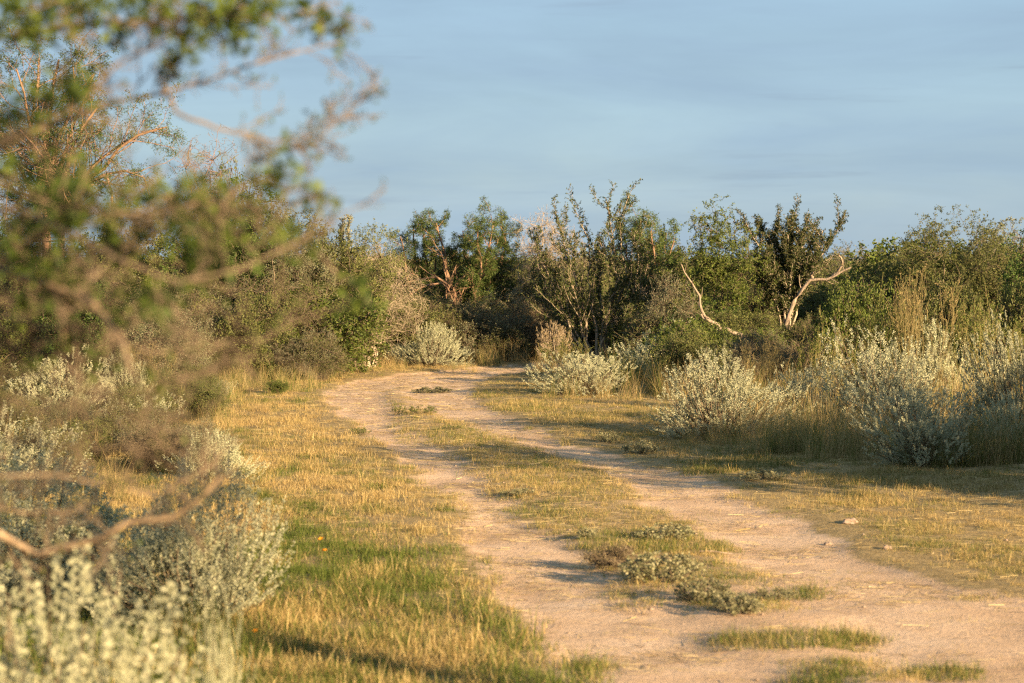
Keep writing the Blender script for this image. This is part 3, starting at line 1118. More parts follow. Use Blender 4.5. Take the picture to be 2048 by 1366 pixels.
tag(o, "loose straw and dry stalks strewn over the sandy track", "straw", kind='stuff')

# ------------------------------------------------------------------ pebbles (stuff)
NP_ = 420
Yp = 10 + 25 * rngG.random(NP_) ** 1.2
Xp = rngG.uniform(-0.2, 1, NP_) * (0.212 * Yp + .8)
Sp = 0.004 + 0.014 * rngG.random(NP_) ** 3
oct_v = np.array([[1, 0, 0], [0, 1, 0], [-1, 0, 0], [0, -1, 0], [0, 0, .7], [0, 0, -.4]], float)
oct_f = np.array([[0, 1, 4], [1, 2, 4], [2, 3, 4], [3, 0, 4], [1, 0, 5], [2, 1, 5], [3, 2, 5], [0, 3, 5]])
Vp = (oct_v[None] * rngG.uniform(0.7, 1.3, (NP_, 6, 1)) * Sp[:, None, None]) + np.stack([Xp, Yp, ground_z(Xp, Yp) + Sp * 0.25], 1)[:, None]
Fp = (oct_f[None] + np.arange(NP_)[:, None, None] * 6).reshape(-1, 3)
o = add_obj("pebbles", mesh_np("pebbles", Vp.reshape(-1, 3), Fp, [M['stone']]))
tag(o, "small pale pebbles and soil crumbs on the track", "pebbles", kind='stuff')
#@@PLANTS
# ------------------------------------------------------------------ plants: shared variants
CEN = [sp_cenizo(100), sp_cenizo(101, upright=0.35, shoot=(0.05, 0.14), gap=-0.5), sp_cenizo(102, upright=0.9, shoot=(0.07, 0.22), n=950), sp_cenizo(103, upright=0.5, shoot=(0.04, 0.13), gap=-0.35)]
CEN_NEAR = sp_cenizo(120, 1.0, 0.95, 1.3, upright=0.75, shoot=(0.07, 0.2))
GRN = [sp_leafy(200, 1.0, 0.7, 'deepgreen', n0=10, L=.019, W=.012, lm=13, nt=760, tw_len=.13), sp_leafy(201, 1.0, 0.7, 'brasil', n0=10, L=.019, W=.012, lm=13, nt=760, tw_len=.13), sp_leafy(202, 1.0, 0.7, 'olive', n0=9, L=.019, W=.012, lm=13, nt=760, tw_len=.13)]
TWG = [sp_twiggy(300, 1.4, 1.1), sp_twiggy(301, 1.4, 1.1, 'olive', lm=9, L=.024, W=.014), sp_twiggy(302, 1.4, 1.1, 'greygreen', lm=8, L=.022, W=.012)]
OLV = [sp_leafy(320 + i, 1.4, 1.3, 'olive', 'bark_grey', n0=8, L=0.028, W=0.017) for i in range(2)]
LOW = [sp_low(340 + i, 0.5, 0.2) for i in range(2)]


def put(name, meshes, nom, box, label, cat, group=None, rz=0.0, parts='shrub', depth=1.0):
    g, w, h = dims(*box)
    s = w / nom[0]
    o = plant(name, meshes, g, label, cat, group, rz, (s, s * depth * (0.85 + 0.3 * ((rz * 7.3) % 1)), h / nom[1]), parts)
    if name == "silver_shrub":
        o.rotation_euler = (0.16 * math.sin(rz * 5.1 + box[0]), 0.16 * math.cos(rz * 3.7 + box[1]), rz)
    return o


# ---- silver-leaved bushes (base x, base y, left, right, top in the photograph)
CG = "silver-leaved bushes along the track"
for i, (v, box, rz, label) in enumerate([
    (0, (1435, 868, 1318, 1562, 700), 0.3, "sunlit silver bush in front of the dry grass, closest to the right rut"),
    (1, (1850, 932, 1735, 1965, 752), 1.4, "blue-grey silver bush standing wholly in shade at the right verge"),
    (2, (1760, 860, 1625, 1900, 668), 2.2, "bright creamy silver bush rising behind the shaded blue-grey one"),
    (3, (2030, 880, 1950, 2120, 640), 0.9, "tall pale silver bush cut off by the right edge of the photo"),
    (1, (1610, 850, 1545, 1690, 715), 4.0, "small silver bush tangled in red-brown dead stems beside tall grass"),
    (2, (1320, 762, 1240, 1405, 665), 5.0, "shaded grey silver bush below the two-spiked tree"),
    (3, (1170, 792, 1085, 1262, 700), 3.3, "spreading silver bush with dark hollow where the far track bends"),
    (0, (1865, 800, 1785, 1960, 640), 2.9, "pale silver bush farther back amid the green weeds on the right"),
    (0, (2020, 922, 1965, 2090, 790), 4.4, "dim silver bush at the photo's right edge among shaded tall grass"),
    (0, (862, 731, 795, 926, 645), 1.0, "round pale silver bush at the head of the track bend"),
    (1, (785, 727, 750, 822, 680), 2.0, "low straw-tinged silver bush hugging the round pale one"),
    (3, (110, 850, 20, 215, 705), 0.2, "wide silver bush at far left behind the out-of-focus branches"),
    (0, (255, 835, 190, 318, 705), 3.7, "silver bush with upright sprays under the curved dead branch"),
    (1, (432, 792, 405, 466, 752), 1.9, "tiny silver bush alone at the left edge of the golden grass"),
    (2, (280, 880, 215, 345, 795), 5.2, "low silver bush half hidden by blurred brown twigs"),
    (0, (420, 965, 335, 482, 868), 0.6, "silver bush in the middle of the left verge, leaning toward the grass"),
    (2, (-20, 1010, -160, 120, 820), 1.6, "broad silver bush partly outside the left edge"),
]):
    put("silver_shrub", CEN[v], (1.02, 0.94), box, label, "shrub", CG, rz)
put("silver_shrub", CEN_NEAR, (0.88, 0.92), (385, 1240, 215, 530, 962), "large silver bush at the lower left, right half sunlit, left half blue", "shrub", CG, 0.4)
put("silver_shrub", CEN_NEAR, (0.80, 0.90), (90, 1205, -110, 285, 935), "dark blue-green silver bush behind the bent pale branch", "shrub", CG, 2.4)
g = AT(95, 1500, 6.6)
plant("silver_shrub", CEN_NEAR, (g[0] - 0.03, 6.6), "out-of-focus yellow-lit silver bush in the bottom left corner", "shrub", CG, 1.2, (1.38, 1.2, 1.12))
g = AT(440, 1500, 7.6)
plant("silver_shrub", CEN[1], (g[0], 7.6), "single blurred silver sprig poking up at the bottom edge", "shrub", CG, 0.2, (0.17, 0.17, 0.98))

# ---- low bright green bushes
GB = "low green bushes in the thicket"
for v, box, rz, label in [
    (1, (725, 728, 665, 775, 640), 0.4, "bright green bush left of the round pale silver bush"),
    (0, (985, 714, 915, 1060, 615), 1.3, "dark green bush in the shade right of the round silver bush"),
    (1, (1245, 730, 1212, 1282, 640), 2.0, "small glossy green bush at the foot of the two-spiked tree"),
    (1, (1715, 790, 1620, 1815, 555), 3.0, "large bright green bush right of the dead forked limb"),
    (2, (1900, 770, 1820, 1985, 565), 4.1, "green bush under the wide olive tree at right"),
    (2, (640, 757, 600, 690, 712), 0.9, "flat dark green bush where the left verge meets the bend"),
    (1, (555, 788, 530, 586, 760), 5.0, "little green bush in the golden grass on the left"),
    (1, (1520, 772, 1455, 1600, 650), 1.8, "green bush wrapped round the base of the dead snag"),
    (2, (1380, 775, 1330, 1430, 690), 2.7, "low green bush behind the sunlit silver bush"),
    (2, (2040, 790, 1960, 2120, 560), 0.7, "green bush at the right edge above the silver sprays"),
    (0, (150, 760, 60, 260, 570), 3.9, "dark green bush in deep shade under the tall feathery tree"),
    (1, (480, 745, 400, 570, 610), 5.5, "mid green bush behind the blurred branch tips"),
]:
    put("green_shrub", GRN[v], (1.0, 0.7), box, label, "shrub", GB, rz)

# ---- brown bare-twig shrubs
BT = "brown twiggy shrubs in the thicket"
for v, box, rz, label in [
    (0, (790, 722, 715, 860, 575), 0.2, "rusty brown twig tangle behind the round silver bush"),
    (1, (480, 740, 395, 575, 375), 1.4, "domed brown bramble high on the left skyline"),
    (2, (600, 745, 520, 690, 560), 2.6, "grey brown brush pile left of the bend"),
    (1, (1080, 713, 1030, 1150, 560), 3.4, "brown twig tangle left of the two-spiked tree"),
    (2, (1340, 742, 1270, 1420, 580), 0.8, "drab brown brush between the two upright trees"),
    (0, (1670, 790, 1600, 1750, 640), 4.9, "brown brush with crossing dry stems under the forked limb"),
    (2, (330, 775, 250, 420, 610), 5.6, "dull brown brush behind the left silver bushes"),
    (0, (1755, 690, 1700, 1815, 485), 1.1, "grey bare shrub in the skyline gap at right"),
]:
    put("twiggy_shrub", TWG[v], (1.4, 1.1), box, label, "shrub", BT, rz)

# ---- trees and tall shrubs, each of its own
def loc_limb(base, Y, pts, r0, r1, dy=0.0, rng=random.Random(3)):
    """limb traced through photo pixels at the tree's own distance, in the tree's coordinates"""
    out = []
    k = len(pts)
    off = dy
    for i, (x, y) in enumerate(pts):
        p = AT(x, y, Y + off * (i / max(1, k - 1)))
        out.append(p - np.array([base[0], base[1], 0]))
    return (out, r0, r1)


# two-spiked upright tree, right of the bend
b = G(1190, 729)
rnd = random.Random(5)
limbs = []
for pts, r0, r1 in [
    ([(1200, 729), (1215, 640), (1232, 560), (1226, 480), (1222, 430), (1213, 380)], .05, .012),
    ([(1205, 729), (1225, 640), (1250, 560), (1246, 480), (1240, 430), (1258, 376)], .05, .012),
    ([(1190, 729), (1170, 640), (1150, 550), (1130, 480), (1118, 422)], .05, .012),
    ([(1195, 729), (1190, 640), (1175, 560), (1178, 480), (1165, 415)], .05, .012),
    ([(1180, 729), (1140, 650), (1105, 560), (1085, 500), (1068, 452)], .042, .010),
    ([(1178, 729), (1120, 660), (1080, 590), (1062, 540)], .042, .010),
    ([(1210, 729), (1260, 640), (1290, 560), (1300, 480)], .042, .010),
    ([(1212, 729), (1250, 650), (1275, 540), (1270, 450)], .042, .010),
    ([(1215, 729), (1290, 660), (1315, 600), (1320, 520)], .042, .010),
    ([(1190, 729), (1150, 660), (1125, 580), (1100, 520)], .042, .010),
    ([(1200, 729), (1205, 650), (1200, 560), (1195, 490)], .042, .010),
    ([(1200, 729), (1215, 680), (1270, 610), (1345, 560)], .03, .008),
    ([(1185, 729), (1160, 640), (1140, 540), (1148, 450)], .042, .010),
    ([(1195, 729), (1215, 620), (1240, 540), (1200, 470)], .042, .010),
]:
    limbs.append(loc_limb(b, b[1], pts, r0, r1, rnd.uniform(-0.7, 0.7)))
plant("thorn_tree", sp_guayacan(401, limbs, n1=12, n2=17, lm=13, t0=.2, bark='bark_mid'), b, "stiff upright tree with two leafy spikes above the skyline", "tree", None, 0, (1, 1, 0.96), 'tree')

# upright tree with the forked dead limb
b = G(1568, 733)
limbs = []
for pts, r0, r1, dy in [
    ([(1566, 733), (1572, 640), (1590, 598), (1606, 572)], .085, .06, 0.0),
    ([(1566, 733), (1562, 640), (1560, 560), (1545, 510), (1535, 470), (1522, 442)], .05, .012, .3),
    ([(1568, 733), (1576, 640), (1580, 560), (1586, 500), (1590, 422)], .05, .012, -.2),
    ([(1568, 733), (1582, 630), (1580, 560), (1600, 480), (1613, 440)], .045, .012, .4),
    ([(1566, 733), (1562, 640), (1560, 590), (1545, 540), (1508, 470), (1494, 440)], .045, .012, -.3),
    ([(1568, 733), (1590, 610), (1612, 550), (1650, 490), (1668, 460), (1680, 440)], .045, .010, .2),
    ([(1568, 733), (1588, 610), (1604, 545), (1640, 500), (1641, 458)], .045, .010, -.4),
    ([(1567, 733), (1572, 600), (1566, 500), (1560, 440)], .045, .010, .6),
    ([(1567, 733), (1575, 610), (1570, 520), (1546, 452)], .045, .010, .1),
    ([(1567, 733), (1585, 600), (1615, 520), (1625, 470)], .04, .010, .5),
    ([(1567, 733), (1568, 620), (1578, 530), (1572, 462)], .035, .009, -.4),
    ([(1567, 733), (1560, 630), (1540, 570), (1530, 500)], .035, .009, -.5),
    ([(1567, 733), (1580, 630), (1605, 560), (1632, 520)], .035, .009, -.5),
    ([(1567, 733), (1556, 650), (1530, 600), (1520, 550)], .03, .009, -.3),
    ([(1567, 733), (1560, 640), (1530, 560), (1515, 500)], .04, .010, .5),
    ([(1567, 733), (1570, 640), (1590, 520), (1602, 455)], .04, .010, -.5),
]:
    limbs.append(loc_limb(b, b[1], pts, r0, r1, dy))
t2 = plant("thorn_tree", sp_guayacan(402, limbs, n1=12, n2=22, lm=13, t0=0.44, ratio=.28), b, "dark leafy upright tree with a pale forked dead limb on its right", "tree", None, 0, (1, 1, 0.97), 'tree')
rngd = np.random.default_rng(9)
dl = explicit([loc_limb(b, b[1] - 0.75, [(1567, 738), (1568, 700), (1572, 645), (1588, 602), (1604, 574), (1618, 557), (1632, 553), (1650, 558), (1668, 548), (1690, 536), (1703, 530)], .056, .016, -.35),
               loc_limb(b, b[1] - 0.75, [(1664, 550), (1676, 538), (1686, 522), (1683, 512), (1676, 503)], .032, .014, -.3),
               loc_limb(b, b[1] - 0.75, [(1625, 556), (1622, 545), (1628, 538)], .03, .010, -.3)], 16, rngd, 0.006)
dtw = children(rngd, dl, 5, .5, 1.0, R(50), .14, 4, .18, .02, .35)
V, F = tubes([dl, dtw], [9, 4])
add_obj("dead_limb", mesh_np("dead_limb", V, F, [M['dead']], smooth=True), t2)['label'] = "bare pale forked dead limb"

# dead snag reaching left
b = G(1487, 748)
r = add_obj("dead_tree", None, None, (b[0], b[1], float(ground_z(b[0], b[1]))))
tag(r, "broken dead tree with reddish bare limbs reaching up to the left", "tree")
V, F = tubes([explicit([loc_limb(b, b[1], [(1487, 750), (1489, 710), (1484, 672)], .09, .07)], 6, rngd, .006)], [8])
add_obj("trunk", mesh_np("snag_trunk", V, F, [M['bark_dark']], smooth=True), r)
for pts, r0, r1, dy in [([(1484, 672), (1462, 662), (1438, 655), (1414, 643), (1402, 612), (1392, 580), (1376, 556), (1361, 532)], .038, .010, -.4),
                        ([(1486, 690), (1465, 676), (1440, 662), (1420, 648), (1404, 632)], .045, .02, .3),
                        ([(1486, 700), (1455, 700), (1425, 690), (1405, 688)], .025, .01, -.2)]:
    sl = explicit([loc_limb(b, b[1], pts, r0, r1, dy)], 14, rngd, .016)
    stw = children(rngd, sl, 6, .3, 1.0, R(48), .2, 4, .18, .03, .35)
    V, F = tubes([sl, stw], [8, 4])
    add_obj("limb", mesh_np("snag_limb", V, F, [M['dead']], smooth=True), r)

# curved dead branch at left
b = G(190, 742)
r = add_obj("dead_branch", None, None, (b[0], b[1], float(ground_z(b[0], b[1]))))
tag(r, "curved pale dead branch curling up above the left silver bushes", "branch")
for pts, r0, r1, dy in [([(120, 735), (170, 716), (215, 713), (240, 705), (249, 682), (236, 655), (222, 632), (205, 600)], .065, .02, -.3),
                        ([(238, 706), (255, 690), (270, 660), (288, 650)], .03, .008, -.1), ([(222, 712), (214, 698), (210, 690)], .03, .01, -.3)]:
    V, F = tubes([explicit([loc_limb(b, b[1], pts, r0, r1, dy)], 12, rngd, .012)], [8])
    add_obj("limb", mesh_np("dead_branch_limb", V, F, [M['dead']], smooth=True), r)


def traced_mesquite(seed, bx, by, lst, label, lm=24, n1=6, n2=5, t0=0.45, bark='bark_red', leaf='mesquite'):
    b = G(bx, by)
    limbs = [loc_limb(b, b[1], pts, r0, r1, dy) for pts, r0, r1, dy in lst]
    return plant("mesquite_tree", sp_mesquite(seed, 1, 1, limbs, leaf, bark, lm=lm, n1=n1, n2=n2, t0=t0, refit=False), b, label, "tree", None, 0, (1, 1, 1), 'tree')


traced_mesquite(411, 125, 738, [
    ([(125, 738), (122, 600), (118, 470), (120, 385), (135, 330), (150, 280), (170, 250), (190, 218)], .11, .02, .2),
    ([(124, 738), (122, 480), (124, 392), (160, 370), (208, 338), (230, 300), (262, 278), (325, 258)], .09, .015, -.5),
    ([(124, 738), (121, 470), (150, 376), (205, 350), (222, 362), (226, 395), (230, 430)], .06, .015, -.8),
    ([(124, 738), (118, 470), (96, 340), (86, 312), (70, 290), (42, 262)], .07, .015, .6),
    ([(124, 738), (122, 470), (180, 355), (262, 340), (292, 356), (298, 395)], .055, .012, -.6),
    ([(124, 738), (122, 440), (160, 366), (205, 318), (250, 285), (300, 262), (335, 250)], .06, .012, .5),
], "spreading feathery tree with bare reddish forks against the sky at left", lm=16, n1=11, n2=6, t0=0.5)
traced_mesquite(412, 95, 728, [
    ([(95, 728), (92, 500), (90, 350), (100, 220), (118, 120)], .12, .02, .4),
    ([(95, 728), (92, 450), (70, 300), (50, 200), (30, 135)], .08, .015, -.4),
    ([(95, 728), (95, 420), (130, 300), (160, 220), (188, 150)], .08, .015, .3),
    ([(95, 728), (90, 450), (40, 340), (0, 270), (-40, 180)], .08, .015, .7),
    ([(95, 728), (92, 420), (110, 280), (150, 200), (150, 130)], .07, .015, -.5),
    ([(95, 728), (92, 420), (60, 260), (75, 180), (75, 110)], .07, .015, .2),
], "tallest feathery tree at far left, its crown behind blurred leaves", lm=28, n1=14, n2=7)
traced_mesquite(413, 945, 711, [
    ([(945, 711), (925, 640), (905, 600), (895, 560), (893, 520), (880, 480), (872, 445)], .07, .014, .2),
    ([(945, 711), (935, 650), (958, 560), (978, 505), (985, 450)], .06, .012, -.3),
    ([(945, 711), (935, 645), (950, 580), (932, 510), (922, 462)], .06, .012, .5),
    ([(945, 711), (945, 650), (992, 570), (1006, 500)], .05, .012, .3),
    ([(945, 711), (942, 640), (960, 540), (955, 455)], .05, .012, -.6),
    ([(945, 711), (940, 640), (1000, 540), (1012, 480), (1000, 450)], .05, .012, .6),
], "full green feathery tree in the middle of the skyline above the bend", lm=28, n1=13, n2=7, t0=0.35)
traced_mesquite(414, 850, 709, [
    ([(850, 709), (846, 620), (838, 550), (828, 500), (826, 450)], .05, .012, .2),
    ([(850, 709), (848, 620), (815, 560), (805, 500), (800, 470)], .045, .010, -.3),
    ([(850, 709), (850, 600), (852, 540), (850, 480), (845, 440)], .045, .010, .4),
    ([(850, 709), (848, 600), (870, 540), (868, 480)], .045, .010, .1),
], "thin see-through feathery tree left of the full green one", lm=22, n1=9, n2=6)
traced_mesquite(415, 1290, 722, [
    ([(1290, 722), (1286, 600), (1282, 520), (1278, 440)], .06, .012, .2),
    ([(1290, 722), (1300, 600), (1330, 540), (1350, 480)], .05, .012, .4),
    ([(1290, 722), (1280, 600), (1258, 530), (1245, 470)], .05, .012, .6),
    ([(1290, 722), (1295, 600), (1310, 520), (1300, 460)], .05, .012, -.2),
], "feathery green tree directly behind the two-spiked tree", lm=26, n1=11, n2=7)

# arched bare limbs in front of the middle tree
b = G(930, 712)
limbs = [loc_limb(b, b[1], pts, r0, r1, dy) for pts, r0, r1, dy in [
    ([(935, 712), (925, 650), (908, 572), (880, 556), (850, 553), (815, 565)], .05, .012, -.4),
    ([(935, 712), (915, 640), (900, 575), (868, 565), (838, 575), (805, 600)], .04, .01, -.7),
    ([(930, 712), (900, 650), (870, 620), (845, 600), (838, 575)], .035, .01, -.3),
    ([(930, 712), (890, 660), (850, 640), (810, 625)], .035, .01, .2),
    ([(930, 712), (910, 660), (890, 600), (893, 550), (888, 520)], .035, .01, .2)]]
rngb = np.random.default_rng(77)
l0 = explicit(limbs, 12, rngb, .02)
l1 = children(rngb, l0, 6, .3, 1, R(40), .35, 6, .15, 0)
l2 = children(rngb, l1, 4, .2, 1, R(40), .5, 4, .14, 0)
plant("fallen_tree", finish("fallen_tree", [l0, l1, l2], [7, 4, 3], [leaves_on(rngb, l2, 3, .2, 1, .02, .01)], 'bark_red', 'olive', rngb), b,
      "leaning bare tree whose reddish limbs arch left over the thicket", "tree", None, 0, (1, 1, 1), 'tree')

# tall shrubs of their own
def own(name, mk, box, label, parts='tree', depth=0.9):
    g, w, h = dims(*box)
    return plant(name, mk(w * 1.12, h * 1.05), g, label, "tree" if parts == 'tree' else "shrub", None, 0, (1, 1, 1), parts)


own("leafy_tree", lambda w, h: sp_leafy(501, w, h, 'brasil', 'bark_grey', n0=8, spread=42), (1440, 737, 1365, 1520, 432), "yellow-green leafy tree between the two upright dark trees")
own("leafy_tree", lambda w, h: sp_leafy(502, w, h, 'olive', 'bark_grey', n0=11, spread=52, L=.031, W=.018, nt=1900, gap=-0.5), (1925, 735, 1795, 2065, 432), "wide olive-green tree with a ragged dome near the right edge")
own("leafy_tree", lambda w, h: sp_leafy(518, w, h, 'brasil', 'bark_grey', n0=9, nt=1000), (1860, 728, 1800, 1925, 470), "bright leafy tree at the left shoulder of the wide olive one")
own("leafy_tree", lambda w, h: sp_leafy(519, w, h, 'greygreen', 'bark_grey', n0=9, nt=1000), (2000, 722, 1930, 2080, 448), "grey-green tree behind the wide olive dome")
own("leafy_tree", lambda w, h: sp_leafy(503, w, h, 'deepgreen', 'bark_dark', n0=9, spread=50), (2075, 760, 1985, 2180, 468), "dark shaded tree at the right edge beside the olive dome")
own("leafy_tree", lambda w, h: sp_leafy(504, w, h, 'olive', 'bark_grey', n0=9, spread=45, L=.028, W=.016), (722, 742, 650, 795, 470), "scraggy pale-limbed tree at the left of the skyline dip")
own("leafy_tree", lambda w, h: sp_leafy(505, w, h, 'greygreen', 'bark_grey', n0=8, spread=55, L=.028, W=.016), (595, 745, 520, 665, 432), "grey-green rounded tree on the slope of the left skyline")
own("leafy_tree", lambda w, h: sp_leafy(506, w, h, 'mesquite', 'bark_grey', n0=9, nt=700, spread=48), (380, 742, 300, 480, 375), "dense green tree under the blurred upper branches")
own("leafy_tree", lambda w, h: sp_leafy(507, w, h, 'olive', 'bark_grey', n0=8, nt=700, spread=48), (250, 745, 170, 340, 395), "olive bushy tree below the bare reddish forks")
own("leafy_tree", lambda w, h: sp_leafy(508, w, h, 'mesquite', 'bark_dark', n0=9, nt=700, spread=50), (40, 748, -60, 130, 380), "dark bushy tree at the left edge under the tallest crown")
own("leafy_tree", lambda w, h: sp_leafy(509, w, h, 'olive', 'bark_grey', n0=8, spread=48), (1345, 718, 1290, 1420, 478), "low olive tree in the dip between the upright trees")
own("leafy_tree", lambda w, h: sp_leafy(516, w, h, 'mesquite', 'bark_dark', n0=9), (520, 744, 430, 590, 345), "dense green tree rising behind the brown bramble on the left skyline")
own("leafy_tree", lambda w, h: sp_leafy(517, w, h, 'olive', 'bark_grey', n0=9), (640, 741, 575, 700, 450), "olive tree between the grey-green rounded tree and the sapling")
own("bare_tree", lambda w, h: sp_twiggy(511, w, h, 'twig_leaf', 'bark_pale', 4, 9, 42, 0.05, n2=10), (1085, 711, 1022, 1160, 418), "pinkish-grey leafless tree fanning out left of the two spikes")
own("bare_tree", lambda w, h: sp_twiggy(512, w, h, 'olive', 'bark_red', 3, 7, 26, 0.08, n2=6), (415, 738, 365, 490, 282), "thin upright bare stems rising above the brown bramble")
own("bare_tree", lambda w, h: sp_twiggy(513, w, h, 'olive', 'bark_pale', 5, 9, 50, 0.03, n2=8), (745, 735, 660, 840, 500), "pale twisted dead limbs spread in front of the scraggy tree")
own("bare_tree", lambda w, h: sp_twiggy(514, w, h, 'twig_leaf', 'bark_pale', 2, 8, 55, 0.02, n2=8), (1290, 724, 1195, 1385, 545), "pale crooked dead branches low between the upright trees")
own("bare_tree", lambda w, h: sp_twiggy(515, w, h, 'olive', 'bark_grey', 6, 9, 45, 0.03, n2=8), (560, 752, 480, 665, 520), "thicket of pale leaning stems behind the blurred branch tips")
# sapling poking above the scraggy tree
b = G(690, 738)
limbs = [loc_limb(b, b[1], p, .03, .008, dy) for p, dy in [([(690, 738), (688, 600), (690, 520), (684, 470), (686, 440)], .1), ([(690, 738), (690, 560), (694, 500), (696, 470), (702, 440)], -.1), ([(690, 738), (688, 560), (680, 500), (680, 455)], .2)]]
plant("leafy_tree", sp_guayacan(520, limbs, 'greygreen', 'bark_pale', 3, 6, 10, .12, .09, .72), b, "slender sapling with a round leafy tuft above the skyline dip", "tree", None, 0, (1, 1, 1), 'tree')
# small leafy sprigs on the right skyline
for sd_, x0, top, lab in [(521, 1405, 428, "leafy sprig standing up left of the dark upright tree"), (522, 1475, 445, "short leafy sprig touching the dark upright tree")]:
    b = G(x0 + 5, 724)
    limbs = [loc_limb(b, b[1], p, .025, .007, dy) for p, dy in [([(x0 + 5, 724), (x0 + 4, 600), (x0, 520), (x0 - 2, top)], .1), ([(x0 + 5, 724), (x0 + 12, 560), (x0 + 16, 500), (x0 + 18, top + 24)], -.1), ([(x0 + 5, 724), (x0 - 4, 560), (x0 - 14, 500), (x0 - 18, top + 14)], .2)]]
    plant("leafy_tree", sp_guayacan(sd_, limbs, 'olive', 'bark_grey', 4, 6, 7, .15, .08, .5), b, lab, "tree", None, 0, (1, 1, 1), 'tree')

# hedge of shrubs beyond the right edge that shades the verge
for i, (x, y, w, h, lab) in enumerate([(8.3, 17.6, 4.2, 2.9, "leafy shrub past the right edge shading the near verge"), (8.3, 20.8, 3.6, 2.5, "leafy shrub past the right edge shading the silver bushes"), (8.7, 23.9, 3.0, 2.0, "leafy shrub past the right edge shading the far tall grass")]):
    plant("leafy_shrub", OLV[i % 2], (x, y), lab, "shrub", "shrubs beyond the right edge", i * 1.3, (w / 1.4, w / 1.4, h / 1.3))

# unseen umbrella-crowned tree, added right of the camera to shade the lower left bushes
b = np.array([7.3, 4.2, 0.0])
limbs = [([(0, 0, -.05), (.05, .03, 1.2), (-.03, 0, 2.4), (x * .5, y * .5, 3.2), (x, y, z)], .07, .015) for x, y, z in ((.8, 0, 3.9), (-.7, .3, 4.0), (.1, .8, 3.8), (.1, -.8, 3.9), (0, 0, 4.3), (.5, .5, 4.1), (-.5, -.5, 4.1))]
plant("mesquite_tree", sp_mesquite(431, 1, 1, limbs, lm=30, n1=8, n2=5, t0=0.86, refit=False), b, "added unseen umbrella-crowned tree beyond the right edge that shades the lower left bushes", "tree", None, 0, (1, 1, 1), 'tree')

# ---- dry weeds
WD = "dry broom-like weeds"
BRM = [sp_broom(601, 0.6, 0.8), sp_broom(602, 0.8, 1.2, 'brasil', 'stalk', 34, 8, L=.022, W=.008, spread=40), sp_broom(603, 0.8, 1.2, 'tan_leaf', 'stalk', 26, 5, spread=36)]
for v, nom, box, rz, lab in [
    (0, (.6, .8), (1105, 750, 1070, 1138, 652), .2, "tan broom-headed weed at the inside of the track bend"),
    (2, (.8, 1.2), (1850, 815, 1775, 1935, 545), 1.0, "tall tan weed with wispy heads in front of the olive tree"),
    (1, (.8, 1.2), (1650, 830, 1590, 1720, 655), 2.2, "yellow-green whip-stemmed weed below the forked dead limb"),
    (1, (.8, 1.2), (1770, 810, 1690, 1850, 600), 3.1, "olive whip-stemmed weed in front of the large bright bush"),
    (2, (.8, 1.2), (1520, 800, 1470, 1570, 668), 4.0, "straw-coloured weed in front of the dead snag's trunk"),
    (1, (.8, 1.2), (1130, 765, 1080, 1190, 680), 5.0, "pale green weed behind the tan broom-headed one"),
    (1, (.8, 1.2), (1970, 815, 1900, 2050, 610), 0.5, "tangled olive weed behind the tall pale silver bush"),
    (2, (.8, 1.2), (300, 800, 240, 370, 690), 1.7, "dry weed between the left silver bushes"),
]:
    put("weed", BRM[v], nom, box, lab, "weed", WD, rz)

# ---- low plants on and beside the track
LP = "low plants on the track"
GREEN_LOW = sp_low(350, 0.4, 0.2, 'brasil', .022, .014, 16, 7)
for me, nom, box, rz, lab in [
    (LOW[0], (.5, .2), (1320, 1160, 1250, 1405, 1098), .2, "pale velvety plant, largest on the grassy middle of the track"),
    (LOW[1], (.5, .2), (1405, 1200, 1350, 1475, 1150), 1.2, "pale velvety plant just nearer than the largest, at its right"),
    (LOW[0], (.5, .2), (1470, 1225, 1410, 1520, 1180), 2.2, "grey-green plant at the near end of the velvety row"),
    (LOW[1], (.5, .2), (1545, 1190, 1500, 1585, 1160), 3.2, "small grey plant at the right end of the velvety row"),
    (LOW[1], (.5, .2), (1335, 1072, 1270, 1400, 1042), 4.0, "brownish low plant behind the green strip of the middle ridge"),
    (LOW[0], (.5, .2), (1175, 1075, 1155, 1200, 1052), 5.0, "tiny pale plant at the left edge of the middle ridge"),
    (LOW[0], (.5, .2), (1040, 992, 1010, 1075, 978), 0.9, "pale speckled plant lying on the middle ridge"),
    (LOW[1], (.5, .2), (1280, 900, 1250, 1318, 872), 1.9, "small silvery plant at the right rut's grassy edge"),
    (LOW[0], (.5, .2), (1215, 880, 1195, 1240, 856), 2.9, "smallest silvery plant beside the right rut"),
    (LOW[0], (.5, .2), (1520, 965, 1475, 1570, 943), 3.9, "pale low plant where right rut meets the shaded grass"),
    (GREEN_LOW, (.4, .2), (797, 828, 785, 812, 808), 0.1, "tiny vivid green plant on the bare track bend"),
    (GREEN_LOW, (.4, .2), (845, 830, 818, 888, 810), 1.1, "wider vivid green plant on the bare track bend"),
    (GREEN_LOW, (.4, .2), (718, 865, 690, 738, 848), 2.1, "dark green sprig at the golden verge's edge by the left rut"),
    (LOW[1], (.5, .2), (865, 782, 835, 905, 768), 3.1, "flat straw-grey plant on the far bare bend"),
    (GREEN_LOW, (.4, .2), (905, 858, 890, 925, 848), 3.5, "dark small plant between the ruts past the bend"),
]:
    put("low_plant", me, (nom[0], nom[1] * 1.3), box, lab, "plant", LP, rz)
TW = sp_twiggy(360, .7, .22, 'twig_leaf', 'bark_grey', 2, 14, 80, .04, n2=5)
put("low_plant", TW, (.7, .22), (1230, 1130, 1170, 1300, 1085), "dry brown twiggy plant left of the pale velvety one", "plant", LP)

